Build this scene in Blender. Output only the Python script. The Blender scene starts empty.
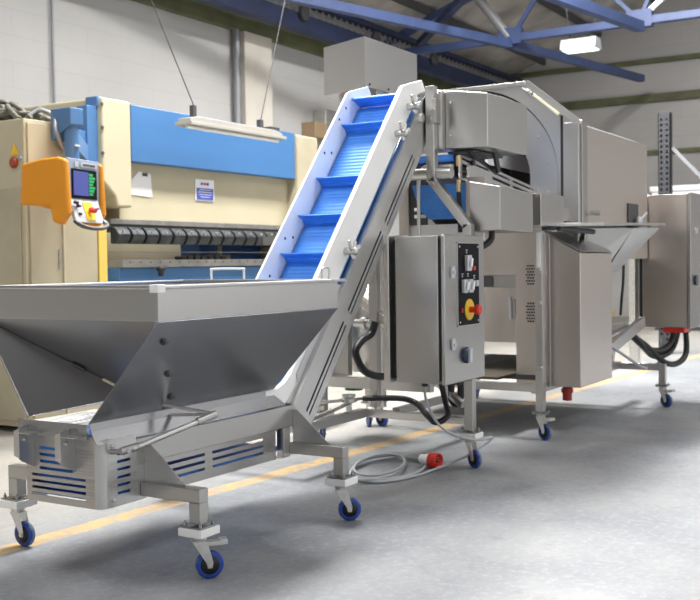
import bpy, math, random
from mathutils import Vector, Matrix
random.seed(4)
S = bpy.context.scene
COL = S.collection
R = math.radians

# ------------------------------------------------------------------ materials
MATS = {}
def nmat(name, col, rough=0.5, metal=0.0, spec=0.5, noise=None, bump=None, emit=None, stretch=None, coat=0.0):
    """noise=(scale, amount) colour mottling, bump=(scale,strength), stretch=(x,y,z) brushing"""
    m = bpy.data.materials.new(name); m.use_nodes = True
    nt = m.node_tree; N = nt.nodes; L = nt.links
    b = N['Principled BSDF']
    b.inputs['Base Color'].default_value = (*col, 1)
    b.inputs['Roughness'].default_value = rough
    b.inputs['Metallic'].default_value = metal
    b.inputs['Specular IOR Level'].default_value = spec
    b.inputs['Coat Weight'].default_value = coat
    tc = N.new('ShaderNodeTexCoord')
    src = tc.outputs['Object']
    if stretch:
        mp = N.new('ShaderNodeMapping'); mp.inputs['Scale'].default_value = stretch
        L.new(src, mp.inputs['Vector']); ssrc = mp.outputs['Vector']
        nz = N.new('ShaderNodeTexNoise'); nz.inputs['Scale'].default_value = 3; nz.inputs['Detail'].default_value = 3
        L.new(ssrc, nz.inputs['Vector'])
        mr = N.new('ShaderNodeMapRange'); mr.inputs['To Min'].default_value = rough - .02; mr.inputs['To Max'].default_value = rough + .05
        L.new(nz.outputs['Fac'], mr.inputs['Value']); L.new(mr.outputs['Result'], b.inputs['Roughness'])
        
    if noise:
        nz = N.new('ShaderNodeTexNoise'); nz.inputs['Scale'].default_value = noise[0]; nz.inputs['Detail'].default_value = 6
        L.new(src, nz.inputs['Vector'])
        mr = N.new('ShaderNodeMapRange'); mr.inputs['From Min'].default_value = .3; mr.inputs['From Max'].default_value = .7
        mr.inputs['To Min'].default_value = 1 - noise[1]; mr.inputs['To Max'].default_value = 1 + noise[1]
        L.new(nz.outputs['Fac'], mr.inputs['Value'])
        mx = N.new('ShaderNodeVectorMath'); mx.operation = 'SCALE'; mx.inputs[0].default_value = col
        L.new(mr.outputs['Result'], mx.inputs['Scale']); L.new(mx.outputs['Vector'], b.inputs['Base Color'])
    if bump:
        nz = N.new('ShaderNodeTexNoise'); nz.inputs['Scale'].default_value = bump[0]; nz.inputs['Detail'].default_value = 5
        L.new(src, nz.inputs['Vector'])
        bp = N.new('ShaderNodeBump'); bp.inputs['Strength'].default_value = bump[1]; bp.inputs['Distance'].default_value = .01
        L.new(nz.outputs['Fac'], bp.inputs['Height']); L.new(bp.outputs['Normal'], b.inputs['Normal'])
    if emit:
        b.inputs['Emission Color'].default_value = (*emit[0], 1); b.inputs['Emission Strength'].default_value = emit[1]
    MATS[name] = m
    return m

steel = nmat('brushed_stainless', (.50, .49, .475), .28, 1.0, stretch=(.6, .6, 9))
steel_h = nmat('satin_stainless', (.38, .385, .40), .27, 1.0)
steel_l = nmat('light_stainless', (.62, .615, .605), .28, 1.0, stretch=(.6, .6, 7))
steel_w = nmat('warm_stainless', (.68, .625, .58), .33, 1.0, stretch=(.6, .6, 8))
galv = nmat('zinc_plated', (.66, .66, .64), .35, .9, noise=(30, .12))
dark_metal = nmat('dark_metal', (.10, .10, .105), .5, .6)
white_pl = nmat('white_plastic', (.96, .96, .95), .35)
blue_belt = nmat('blue_belt', (.06, .27, .80), .38, noise=(9, .1))
blue_tyre = nmat('blue_rubber', (.02, .07, .38), .45)
grey_tread = nmat('grey_blue_tread', (.15, .21, .34), .6, noise=(40, .15))
black = nmat('black_rubber', (.012, .013, .016), .45)
black_pl = nmat('black_panel', (.006, .006, .009), .5, spec=.12)
hole = nmat('shadowed_interior', (.03, .03, .035), .7)
red = nmat('red_plastic', (.72, .035, .02), .35)
dkred = nmat('dark_red_plastic', (.36, .02, .02), .4)
yellow = nmat('yellow_plastic', (.80, .52, .02), .4)
cream = nmat('cream_paint', (.50, .45, .315), .45, noise=(1.2, .05))
cream_d = nmat('cream_dull', (.42, .375, .265), .5, noise=(2.5, .12))
press_blue = nmat('press_blue_paint', (.05, .155, .35), .42, noise=(1.3, .05))
arm_blue = nmat('arm_blue_paint', (.07, .18, .38), .4)
deep_blue = nmat('deep_blue_paint', (.02, .10, .36), .45)
orange = nmat('orange_paint', (.70, .27, .012), .42, noise=(4, .04))
clamp_m = nmat('blackened_clamp', (.05, .055, .06), .4, .7, noise=(14, .3))
bed_m = nmat('ground_tool_steel', (.32, .31, .29), .45, .7, noise=(9, .15))
paper = nmat('white_paper', (.88, .88, .90), .6)
notice_blue = nmat('notice_blue', (.06, .10, .45), .5)
truss_blue = nmat('truss_blue_paint', (.055, .085, .20), .5, noise=(3, .15))
navy = nmat('navy_girder', (.018, .028, .075), .6, noise=(3, .25))
truss_grey = nmat('grey_pipe', (.42, .42, .44), .4, .5)
olive = nmat('olive_beam', (.115, .125, .062), .6, noise=(2, .3))
roofm = nmat('roof_sheet', (.46, .43, .40), .7, noise=(1.3, .35))
grey_cable = nmat('grey_cable', (.45, .47, .50), .45)
rack_m = nmat('rack_grey', (.06, .063, .07), .5, .4, noise=(60, .5))
cream_rod = nmat('cream_rod', (.85, .80, .62), .4)
green_pl = nmat('green_plastic', (.01, .13, .06), .4)
wood_m = nmat('ochre_block', (.62, .44, .20), .6)
lamp_body = nmat('lamp_housing', (.36, .345, .31), .5)
bundle_m = nmat('cable_bundle', (.13, .125, .10), .6, noise=(30, .5))
screen_m = nmat('screen_glass', (.02, .025, .05), .2, emit=((.10, .12, .45), .55))
screen_g = nmat('screen_green', (.02, .20, .06), .2, emit=((.05, .45, .14), .45))
tube_m = nmat('lamp_tube', (.9, 1, .9), .4, emit=((.80, 1.0, .85), 2.0))
sky_m = nmat('skylight_sheet', (.9, .9, .9), .5, emit=((1, 1, 1), 5.0))
grey_pl = nmat('grey_plastic', (.30, .36, .47), .4)
silver_pl = nmat('silver_plastic', (.62, .64, .68), .35, .3)
navy_sw = nmat('blue_black_switch', (.02, .035, .07), .22)
white_cab = nmat('white_enamel', (.66, .68, .70), .4)
galv_conduit = nmat('conduit', (.30, .31, .33), .5, .5)

# belt ribs
def rib(m, freq, axis='Z', strength=.35):
    nt = m.node_tree; N = nt.nodes; L = nt.links; b = N['Principled BSDF']
    tc = N.new('ShaderNodeTexCoord'); w = N.new('ShaderNodeTexWave'); w.bands_direction = axis
    w.inputs['Scale'].default_value = freq; w.inputs['Distortion'].default_value = .4
    L.new(tc.outputs['Object'], w.inputs['Vector'])
    bp = N.new('ShaderNodeBump'); bp.inputs['Strength'].default_value = strength; bp.inputs['Distance'].default_value = .006
    L.new(w.outputs['Fac'], bp.inputs['Height']); L.new(bp.outputs['Normal'], b.inputs['Normal'])
rib(blue_belt, 14)

def floor_material():
    m = bpy.data.materials.new('concrete_floor'); m.use_nodes = True
    nt = m.node_tree; N = nt.nodes; L = nt.links; b = N['Principled BSDF']
    tc = N.new('ShaderNodeTexCoord'); sep = N.new('ShaderNodeSeparateXYZ'); L.new(tc.outputs['Object'], sep.inputs[0])
    def math_(op, a, c=None, v=None):
        n = N.new('ShaderNodeMath'); n.operation = op
        for i, s in enumerate((a, c)):
            if s is None: continue
            if isinstance(s, (int, float)): n.inputs[i].default_value = s
            else: L.new(s, n.inputs[i])
        return n.outputs[0]
    def noise(sc, det=6, rough=.6, vec=None, w=0):
        n = N.new('ShaderNodeTexNoise'); n.inputs['Scale'].default_value = sc; n.inputs['Detail'].default_value = det
        n.inputs['Roughness'].default_value = rough
        L.new(vec or tc.outputs['Object'], n.inputs['Vector']); return n.outputs['Fac']
    def ramp(fac, stops):
        r = N.new('ShaderNodeValToRGB'); L.new(fac, r.inputs[0])
        e = r.color_ramp.elements
        while len(e) < len(stops): e.new(.5)
        for i, (p, c) in enumerate(stops): e[i].position = p; e[i].color = (*c, 1)
        return r.outputs[0]
    def mix(f, a, c, mode='MIX'):
        x = N.new('ShaderNodeMix'); x.data_type = 'RGBA'; x.blend_type = mode
        if isinstance(f, (int, float)): x.inputs[0].default_value = f
        else: L.new(f, x.inputs[0])
        for k, s in ((6, a), (7, c)):
            if isinstance(s, tuple): x.inputs[k].default_value = (*s, 1)
            else: L.new(s, x.inputs[k])
        return x.outputs[2]
    base = ramp(noise(.9, 8, .65), [(.32, (.175, .187, .21)), (.5, (.25, .26, .276)), (.68, (.32, .325, .33))])
    # distance to the painted line: y = 4.03 - .054 * (x - 3.3)
    d = math_('ADD', sep.outputs['Y'], math_('MULTIPLY', math_('SUBTRACT', sep.outputs['X'], 3.3), .052))
    d = math_('SUBTRACT', d, 4.02)
    warp = math_('MULTIPLY', math_('SUBTRACT', noise(14, 5), .5), .05)
    beyond = N.new('ShaderNodeMapRange'); beyond.inputs['From Min'].default_value = -.05; beyond.inputs['From Max'].default_value = .9
    L.new(math_('ADD', d, math_('MULTIPLY', math_('SUBTRACT', noise(1.6), .5), 1.2)), beyond.inputs['Value'])
    c = mix(beyond.outputs[0], base, ramp(noise(1.3, 6), [(.3, (.28, .265, .235)), (.7, (.37, .35, .31))]))
    # fine specks and stains
    c = mix(math_('MULTIPLY', ramp(noise(26, 8, .7), [(.50, (0, 0, 0)), (.68, (1, 1, 1))]), .45), c, (.42, .43, .44))
    c = mix(math_('MULTIPLY', ramp(noise(5, 10, .75), [(.55, (0, 0, 0)), (.68, (1, 1, 1))]), .6), c, (.16, .17, .19))
    ad = math_('ABSOLUTE', math_('ADD', d, warp))
    inl = math_('LESS_THAN', ad, .068)
    wear = ramp(noise(9, 10, .75), [(.40, (.9, .9, .9)), (.62, (.2, .2, .2))])
    line = math_('MULTIPLY', inl, wear)
    c = mix(line, c, ramp(noise(4, 4), [(.3, (.60, .36, .10)), (.7, (.66, .44, .16))]))
    L.new(c, b.inputs['Base Color'])
    rr = N.new('ShaderNodeMapRange'); rr.inputs['To Min'].default_value = .38; rr.inputs['To Max'].default_value = .62
    L.new(noise(3, 6), rr.inputs['Value']); L.new(rr.outputs[0], b.inputs['Roughness'])
    bp = N.new('ShaderNodeBump'); bp.inputs['Strength'].default_value = .18; bp.inputs['Distance'].default_value = .004
    L.new(noise(40, 8, .7), bp.inputs['Height']); L.new(bp.outputs['Normal'], b.inputs['Normal'])
    return m

def block_material(name, col, mortar, swap, size=(1.3, .33)):
    m = bpy.data.materials.new(name); m.use_nodes = True
    nt = m.node_tree; N = nt.nodes; L = nt.links; b = N['Principled BSDF']; b.inputs['Roughness'].default_value = .75
    tc = N.new('ShaderNodeTexCoord'); sep = N.new('ShaderNodeSeparateXYZ'); cmb = N.new('ShaderNodeCombineXYZ')
    L.new(tc.outputs['Object'], sep.inputs[0])
    L.new(sep.outputs['Y' if swap else 'X'], cmb.inputs[0]); L.new(sep.outputs['Z'], cmb.inputs[1])
    br = N.new('ShaderNodeTexBrick'); L.new(cmb.outputs[0], br.inputs['Vector'])
    br.inputs['Scale'].default_value = 1; br.inputs['Brick Width'].default_value = size[0]; br.inputs['Row Height'].default_value = size[1]
    br.inputs['Mortar Size'].default_value = .010; br.inputs['Mortar Smooth'].default_value = .6
    br.inputs['Color1'].default_value = (*col, 1); br.inputs['Color2'].default_value = (*[v * .97 for v in col], 1)
    br.inputs['Mortar'].default_value = (*mortar, 1)
    nz = N.new('ShaderNodeTexNoise'); nz.inputs['Scale'].default_value = .8; nz.inputs['Detail'].default_value = 7
    L.new(tc.outputs['Object'], nz.inputs['Vector'])
    mr = N.new('ShaderNodeMapRange'); mr.inputs['To Min'].default_value = .85; mr.inputs['To Max'].default_value = 1.1
    L.new(nz.outputs['Fac'], mr.inputs['Value'])
    vm = N.new('ShaderNodeVectorMath'); vm.operation = 'SCALE'; L.new(br.outputs['Color'], vm.inputs[0]); L.new(mr.outputs[0], vm.inputs['Scale'])
    L.new(vm.outputs[0], b.inputs['Base Color'])
    return m

# ------------------------------------------------------------------ mesh builder
class MB:
    def __init__(s): s.v = []; s.f = []; s.m = []; s.mi = 0; s.sm = []
    def add(s, vs, fs, smooth=False):
        o = len(s.v); s.v += [Vector(p) for p in vs]
        for f in fs: s.f.append([o + i for i in f]); s.m.append(s.mi); s.sm.append(smooth)
        return s
    def box(s, x0, x1, y0, y1, z0, z1):
        x0, x1 = sorted((x0, x1)); y0, y1 = sorted((y0, y1)); z0, z1 = sorted((z0, z1))
        vs = [(x, y, z) for z in (z0, z1) for y in (y0, y1) for x in (x0, x1)]
        return s.add(vs, [(0, 2, 3, 1), (4, 5, 7, 6), (0, 1, 5, 4), (2, 6, 7, 3), (0, 4, 6, 2), (1, 3, 7, 5)])
    def frame(s, o, X, Y, Z, a0, a1, b0, b1, c0, c1):
        """box in a local frame"""
        o = Vector(o); vs = [o + X * a + Y * b + Z * c for c in (c0, c1) for b in (b0, b1) for a in (a0, a1)]
        fs = [(0, 2, 3, 1), (4, 5, 7, 6), (0, 1, 5, 4), (2, 6, 7, 3), (0, 4, 6, 2), (1, 3, 7, 5)]
        if X.cross(Y).dot(Z) < 0: fs = [f[::-1] for f in fs]
        return s.add(vs, fs)
    def bar(s, p0, p1, w, h, up=(0, 0, 1)):
        p0 = Vector(p0); p1 = Vector(p1); X = (p1 - p0); L = X.length; X.normalize()
        up = Vector(up)
        if abs(X.dot(up)) > .98: up = Vector((1, 0, 0))
        Y = up.cross(X).normalized(); Z = X.cross(Y)
        return s.frame(p0, X, Y, Z, 0, L, -w / 2, w / 2, -h / 2, h / 2)
    def prism(s, pts, vec):
        """polygon (3d pts) extruded by vec"""
        pts = [Vector(p) for p in pts]; vec = Vector(vec); n = len(pts)
        nm = Vector((0, 0, 0))
        for i in range(n): nm += (pts[i] - pts[0]).cross(pts[(i + 1) % n] - pts[0])
        if nm.dot(vec) < 0: pts = pts[::-1]
        vs = pts + [p + vec for p in pts]
        fs = [list(range(n))[::-1], list(range(n, 2 * n))]
        for i in range(n): j = (i + 1) % n; fs.append((i, j, n + j, n + i))
        return s.add(vs, fs)
    def py(s, xz, y0, y1): return s.prism([(x, y0, z) for x, z in xz], (0, y1 - y0, 0))
    def px(s, yz, x0, x1): return s.prism([(x0, y, z) for y, z in yz], (x1 - x0, 0, 0))
    def pz(s, xy, z0, z1): return s.prism([(x, y, z0) for x, y in xy], (0, 0, z1 - z0))
    def lathe(s, c, axis, prof, n=20, smooth=True):
        c = Vector(c); A = Vector(axis).normalized()
        t = Vector((0, 0, 1)) if abs(A.z) < .9 else Vector((1, 0, 0))
        X = t.cross(A).normalized(); Y = A.cross(X)
        vs = []; fs = []
        for a, r in prof:
            for k in range(n):
                th = 2 * math.pi * k / n; vs.append(c + A * a + (X * math.cos(th) + Y * math.sin(th)) * r)
        for i in range(len(prof) - 1):
            for k in range(n):
                j = (k + 1) % n; fs.append((i * n + k, i * n + j, (i + 1) * n + j, (i + 1) * n + k))
        s.add(vs, fs, smooth)
        s.add(vs[:n], [list(range(n))[::-1]]); s.add(vs[-n:], [list(range(n))])
        return s
    def cyl(s, p0, p1, r, r2=None, n=16, smooth=True):
        p0 = Vector(p0); d = Vector(p1) - p0
        return s.lathe(p0, d, [(0, r), (d.length, r if r2 is None else r2)], n, smooth)
    def tube(s, path, r, n=8, smoothing=6, closed=False):
        P = [Vector(p) for p in path]
        if smoothing > 1:
            Q = []; m = len(P)
            for i in range(m if closed else m - 1):
                p0 = P[(i - 1) % m] if (closed or i > 0) else P[0]; p1 = P[i]; p2 = P[(i + 1) % m]
                p3 = P[(i + 2) % m] if (closed or i + 2 < m) else P[-1]
                for k in range(smoothing):
                    t = k / smoothing
                    Q.append(.5 * ((2 * p1) + (-p0 + p2) * t + (2 * p0 - 5 * p1 + 4 * p2 - p3) * t * t + (-p0 + 3 * p1 - 3 * p2 + p3) * t ** 3))
            if not closed: Q.append(P[-1])
            P = Q
        m = len(P); vs = []; fs = []; X = None
        for i in range(m):
            T = (P[(i + 1) % m] - P[i - 1]) if closed else (P[min(i + 1, m - 1)] - P[max(i - 1, 0)])
            T.normalize()
            if X is None:
                t = Vector((0, 0, 1)) if abs(T.z) < .9 else Vector((1, 0, 0)); X = t.cross(T).normalized()
            else: X = (X - T * X.dot(T)).normalized()
            Y = T.cross(X)
            for k in range(n):
                th = 2 * math.pi * k / n; vs.append(P[i] + (X * math.cos(th) + Y * math.sin(th)) * r)
        for i in range(m if closed else m - 1):
            a = i * n; b_ = ((i + 1) % m) * n
            for k in range(n): j = (k + 1) % n; fs.append((a + k, a + j, b_ + j, b_ + k))
        s.add(vs, fs, True)
        if not closed: s.add(vs[:n], [list(range(n))[::-1]]); s.add(vs[-n:], [list(range(n))])
        return s
    def ball(s, c, r, n=12, sq=(1, 1, 1)):
        c = Vector(c); vs = []; fs = []; h = n // 2
        for i in range(h + 1):
            ph = math.pi * i / h
            for k in range(n):
                th = 2 * math.pi * k / n
                vs.append(c + Vector((r * sq[0] * math.sin(ph) * math.cos(th), r * sq[1] * math.sin(ph) * math.sin(th), r * sq[2] * math.cos(ph))))
        for i in range(h):
            for k in range(n): j = (k + 1) % n; fs.append((i * n + k, (i + 1) * n + k, (i + 1) * n + j, i * n + j))
        return s.add(vs, fs, True)
    def slots(s, o, U, V, T, W, H, rows):
        """plate W x H (thickness vector T) in frame U,V with real rectangular slots; rows=[(v0,v1,[(u0,u1),...])] bottom up"""
        o = Vector(o)
        def b(u0, u1, v0, v1):
            if u1 - u0 > 1e-5 and v1 - v0 > 1e-5:
                s.prism([o + U * u0 + V * v0, o + U * u1 + V * v0, o + U * u1 + V * v1, o + U * u0 + V * v1], T)
        v = 0
        for v0, v1, us in rows:
            b(0, W, v, v0); u = 0
            for u0, u1 in us: b(u, u0, v0, v1); u = u1
            b(u, W, v0, v1); v = v1
        b(0, W, v, H); return s
    def build(s, name, mat, parent=None, bevel=0, seg=2):
        off = wl(parent) if parent else Vector((0, 0, 0))
        me = bpy.data.meshes.new(name)
        me.from_pydata([tuple(p - off) for p in s.v], [], s.f)
        for m in (mat if isinstance(mat, (list, tuple)) else [mat]): me.materials.append(m)
        for p, mi, sm in zip(me.polygons, s.m, s.sm): p.material_index = mi; p.use_smooth = sm
        me.update()
        o = bpy.data.objects.new(name, me); COL.objects.link(o)
        if parent: o.parent = parent
        if bevel:
            b = o.modifiers.new('bevel', 'BEVEL'); b.width = bevel; b.segments = seg; b.limit_method = 'ANGLE'; b.angle_limit = R(40)
        return o
def wl(o):
    v = Vector(o.location)
    while o.parent: o = o.parent; v += Vector(o.location)
    return v
def tag(o, label, cat, group=None):
    o['label'] = label; o['category'] = cat
    if group: o['group'] = group
    return o
def thing(name, label, cat, loc, group=None):
    o = bpy.data.objects.new(name, None); COL.objects.link(o); o.location = loc; o.empty_display_size = .1
    return tag(o, label, cat, group)
def struct(o): o['kind'] = 'structure'; return o
X_, Y_, Z_ = Vector((1, 0, 0)), Vector((0, 1, 0)), Vector((0, 0, 1))
def tree_copy(o, parent=None):
    c = o.copy(); COL.objects.link(c); c.parent = parent
    for ch in list(o.children): tree_copy(ch, c)
    return c

# ------------------------------------------------------------------ setting
struct(MB().box(-9, 24.6, -9, 10.5, -.1, 0).build('floor', floor_material()))
struct(MB().box(-9, 24.8, 10.5, 10.7, 0, 5.95).build('wall_left', block_material('painted_blockwork', (.49, .485, .48), (.445, .44, .435), False)))
b = MB().px([(-9, 0), (10.5, 0), (10.5, 5.9), (2, 9.0), (-6, 6.05), (-9, 5)], 24.6, 24.8)
struct(b.build('wall_back', block_material('painted_back_wall', (.50, .49, .485), (.44, .43, .425), True, (6, .42))))
b = MB()
b.prism([(-9, 10.6, 5.87), (24.8, 10.6, 5.87), (24.8, 2, 9.05), (-9, 2, 9.05)], (0, 0, .08))
b.prism([(-9, 2, 9.05), (24.8, 2, 9.05), (24.8, -6, 6.1), (-9, -6, 6.1)], (0, 0, .08))
struct(b.build('ceiling', roofm))
bw = block_material('far_blockwork', (.34, .335, .33), (.30, .295, .29), False)
b = MB(); b.box(-9, 24.6, -7.2, -7.0, 0, 1.3); b.box(-9, 24.6, -7.2, -7.0, 4.2, 5.8)
for x in (-9, -5, -1, 3, 7, 11, 15, 19, 23): b.box(x, x + .9, -7.2, -7.0, 1.3, 4.2)
struct(b.build('wall_right', bw))
b = MB(); b.box(-9.2, -9, -7, 10.5, 4.4, 8.9); b.box(-9.2, -9, -7, -4.5, 0, 4.4); b.box(-9.2, -9, 0.5, 4.5, 0, 4.4); b.box(-9.2, -9, 9.0, 10.5, 0, 4.4); b.box(-9.2, -9, 4.5, 9.0, 0, 1.4); b.box(-9.2, -9, -4.5, .5, 0, .5)
struct(b.build('wall_front', bw))
# roof purlins along the hall and joints of the sheets
b = MB()
for y in (9.3, 7.9, 6.5, 5.1, 3.7):
    z = 5.87 + (10.6 - y) * .3698 - .10
    b.box(-9, 24.55, y - .04, y + .04, z - .08, z + .06)
struct(b.build('trim_1', nmat('purlin_brown', (.07, .07, .07), .6)))
# olive rails along the walls
struct(MB().box(-9, 24.6, 10.38, 10.5, 5.17, 5.42).build('trim_2', olive, bevel=.01))
struct(MB().box(24.45, 24.6, -9, 10.38, 5.02, 5.2).build('trim_3', olive, bevel=.01))
struct(MB().box(24.5, 24.6, -9, 10.38, 3.80, 3.90).build('trim_4', olive, bevel=.01))
struct(MB().box(24.5, 24.6, -9, 10.38, 5.92, 6.03).build('trim_5', olive, bevel=.01))
struct(MB().box(13.72, 14.48, 10.32, 10.5, 0, 5.17).build('trim_6', nmat('pilaster_paint', (.60, .56, .50), .7, noise=(2, .08)), bevel=.01))
tag(MB().cyl((13.6, 10.4, 0), (13.6, 10.4, 5.17), .06).build('rainwater_pipe', galv_conduit), 'dark grey vertical pipe beside the pale pilaster on the left wall', 'pipe')
tag(MB().tube([(9.75, 10.46, .1), (9.76, 10.46, 2), (9.74, 10.46, 4), (9.75, 10.46, 5.17)], .018).build('wall_cable', galv_conduit), 'thin dark cable running down the left wall above the cream cabinet', 'cable')

# eaves lattice girder along the left wall
g = thing('eaves_girder', 'dark navy lattice girder running under the eaves above the olive wall rail', 'girder', (5, 9.9, 5.26))
b = MB(); b.box(-9, 24.4, 9.78, 9.98, 5.26, 5.55); b.build('bottom_chord', navy, g, .006)
b = MB(); b.box(-9, 24.4, 9.78, 9.98, 5.74, 5.84); b.build('top_chord', navy, g, .006)
b = MB(); x = 3.0; k = 0
while x < 24:
    b.bar((x, 9.88, 5.55 if k % 2 else 5.74), (x + .1, 9.88, 5.74 if k % 2 else 5.55), .016, .016); x += .1; k += 1
b.build('lattice_web', truss_grey, g)
for x in (12.4, 14.6, 17, 19.4): MB().lathe((x, 9.7, 5.55), (0, 1, 0), [(0, .12), (.05, .14), (.08, .10)], 16).build('cable_reel', dark_metal, g)

# blue roof truss across the hall
t = thing('roof_truss', 'blue steel roof truss crossing the hall above the drum machine', 'truss', (18.4, 6, 5.5))
MB().bar((18.4, 10.3, 5.53), (18.4, -5, 5.53), .14, .14).build('bottom_chord', truss_blue, t, .01)
MB().bar((18.4, 10.3, 5.75), (18.4, 2, 8.80), .14, .14).build('rafter', truss_blue, t, .01)
MB().bar((18.4, 2, 8.80), (18.4, -5.6, 6.0), .14, .14).build('rafter', truss_blue, t, .01)
MB().cyl((18.4, 7.65, 5.55), (18.4, 8.35, 6.45), .09).build('web_post', truss_grey, t)
MB().bar((18.4, 7.6, 5.55), (18.4, 6.6, 6.95), .07, .07).build('web_brace', truss_blue, t)
MB().bar((18.4, 5.2, 5.55), (18.4, 3.9, 6.6), .09, .09).build('web_brace', truss_grey, t)
MB().bar((18.4, 5.2, 5.55), (18.4, 4.2, 7.9), .07, .07).build('web_brace', truss_blue, t)
MB().bar((18.4, 5.2, 5.55), (18.4, 6.6, 6.95), .07, .07).build('web_brace', truss_blue, t)
MB().box(18.32, 18.48, 7.4, 7.85, 5.42, 5.72).build('gusset_plate', truss_blue, t)
MB().box(18.32, 18.48, 4.98, 5.42, 5.42, 5.72).build('gusset_plate', truss_blue, t)
for i, (p, q, w, lab) in enumerate([((10.6, 9.75, 5.42), (18.35, 7.64, 5.42), .15, 'long blue wind brace from the left wall to the first truss node'),
                     ((18.45, 7.6, 5.42), (23.55, 6.62, 5.42), .15, 'blue brace ending freely below the pale hanging lamp at the back wall'),
                     ((13.0, 6.1, 5.42), (18.35, 5.18, 5.42), .17, 'blue brace reaching the right node of the truss')]):
    tag(MB().bar(p, q, w, w).build('wind_brace', truss_blue), lab, 'brace', None)
tag(MB().bar((15.2, 6.9, 5.7), (18.2, 9.45, 5.62), .12, .12).build('wind_brace', navy), 'dark navy brace behind the blue braces under the roof', 'brace')

# hanging lamps
h = thing('strip_lamp', 'long pale suspended strip lamp in front of the blue press beam', 'lamp', (8.95, 6.9, 2.7))
b = MB(); ang = Vector((1, 0, .012)).normalized()
b.py([(8.12, 2.80), (9.72, 2.80), (9.72, 2.835), (9.58, 2.86), (8.24, 2.86), (8.12, 2.835)], 6.80, 6.96)
b.build('housing', lamp_body, h, .006)
MB().py([(8.10, 2.765), (9.76, 2.765), (9.76, 2.80), (8.10, 2.80)], 6.77, 6.99).build('reflector', lamp_body, h, .004)
MB().cyl((8.15, 6.88, 2.755), (9.74, 6.88, 2.755), .018).build('tube', white_pl, h)
MB().box(8.24, 8.29, 6.86, 6.91, 2.87, 2.98).build('bracket', dark_metal, h)
MB().box(9.38, 9.44, 6.86, 6.91, 2.87, 2.96).build('bracket', dark_metal, h)
MB().box(9.55, 9.72, 6.84, 6.94, 2.87, 2.90).build('end_block', dark_metal, h)
MB().cyl((8.27, 6.88, 2.98), (6.58, 6.88, 5.6), .006, n=6).build('wire', dark_metal, h)
MB().cyl((9.41, 6.88, 2.94), (10.32, 6.88, 5.5), .006, n=6).build('wire', dark_metal, h)
h = thing('bay_lamp', 'small white lamp with greenish tubes hanging under the truss near the back wall', 'lamp', (18.5, 6.3, 5.16))
MB().py([(18.3, 5.18), (18.7, 5.18), (18.64, 5.37), (18.36, 5.37)], 5.98, 6.64).build('housing', white_cab, h, .01)
MB().box(18.34, 18.66, 6.02, 6.60, 5.165, 5.178).build('tube', tube_m, h)
MB().cyl((18.5, 6.5, 5.36), (18.5, 6.75, 7.25), .012, n=6).build('wire', dark_metal, h)
MB().cyl((18.5, 6.1, 5.36), (18.5, 5.7, 7.6), .012, n=6).build('wire', dark_metal, h)

# wall box
h = thing('wall_switch_box', 'brown and grey switch box high on the left wall behind the conveyor top', 'switch box', (16.2, 10.4, 3.4))
MB().box(15.6, 15.95, 10.2, 10.5, 3.62, 3.90).build('brown_box', nmat('brown_box_paint', (.32, .22, .13), .5), h, .02)
MB().box(15.98, 16.42, 10.22, 10.5, 3.42, 4.16).build('grey_box', galv, h, .02)
# pallet rack upright
h = thing('rack_upright', 'dark grey perforated rack upright standing against the back wall', 'rack upright', (15, 3.9, 0))
b = MB()
zs = [(.04 + .0762 * k, .075 + .0762 * k) for k in range(44)]
b.slots((15, 3.99, 0), Vector((0, -1, 0)), Z_, (.012, 0, 0), .17, 3.43, [(a, c, [(.03, .06), (.11, .14)]) for a, c in zs])
b.box(15, 15.12, 3.98, 3.99, 0, 3.43); b.box(15, 15.12, 3.82, 3.83, 0, 3.43); b.box(15.1, 15.12, 3.82, 3.99, 0, 3.43)
b.build('post', rack_m, h)
MB().bar((15.06, 3.80, 2.93), (15.06, 3.0, 2.05), .03, .05).build('diagonal_brace', galv_conduit, h)
# white cabinet
h = thing('white_cabinet', 'white cabinet top seen over the right control box', 'cabinet', (20.4, 4.3, 0))
MB().box(20, 20.8, 3.2, 5.44, .08, 2.64).build('body', white_cab, h, .01)
MB().box(19.97, 20.83, 3.17, 5.475, 2.64, 2.74).build('top', white_cab, h, .01)
MB().box(20.04, 20.76, 3.24, 5.40, 0, .08).build('plinth', dark_metal, h)
tag(MB().box(12.9, 12.98, 3.68, 3.80, 0, 2.42).build('bollard_post', galv), 'slim pale post just left of the white cabinet', 'post')

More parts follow.
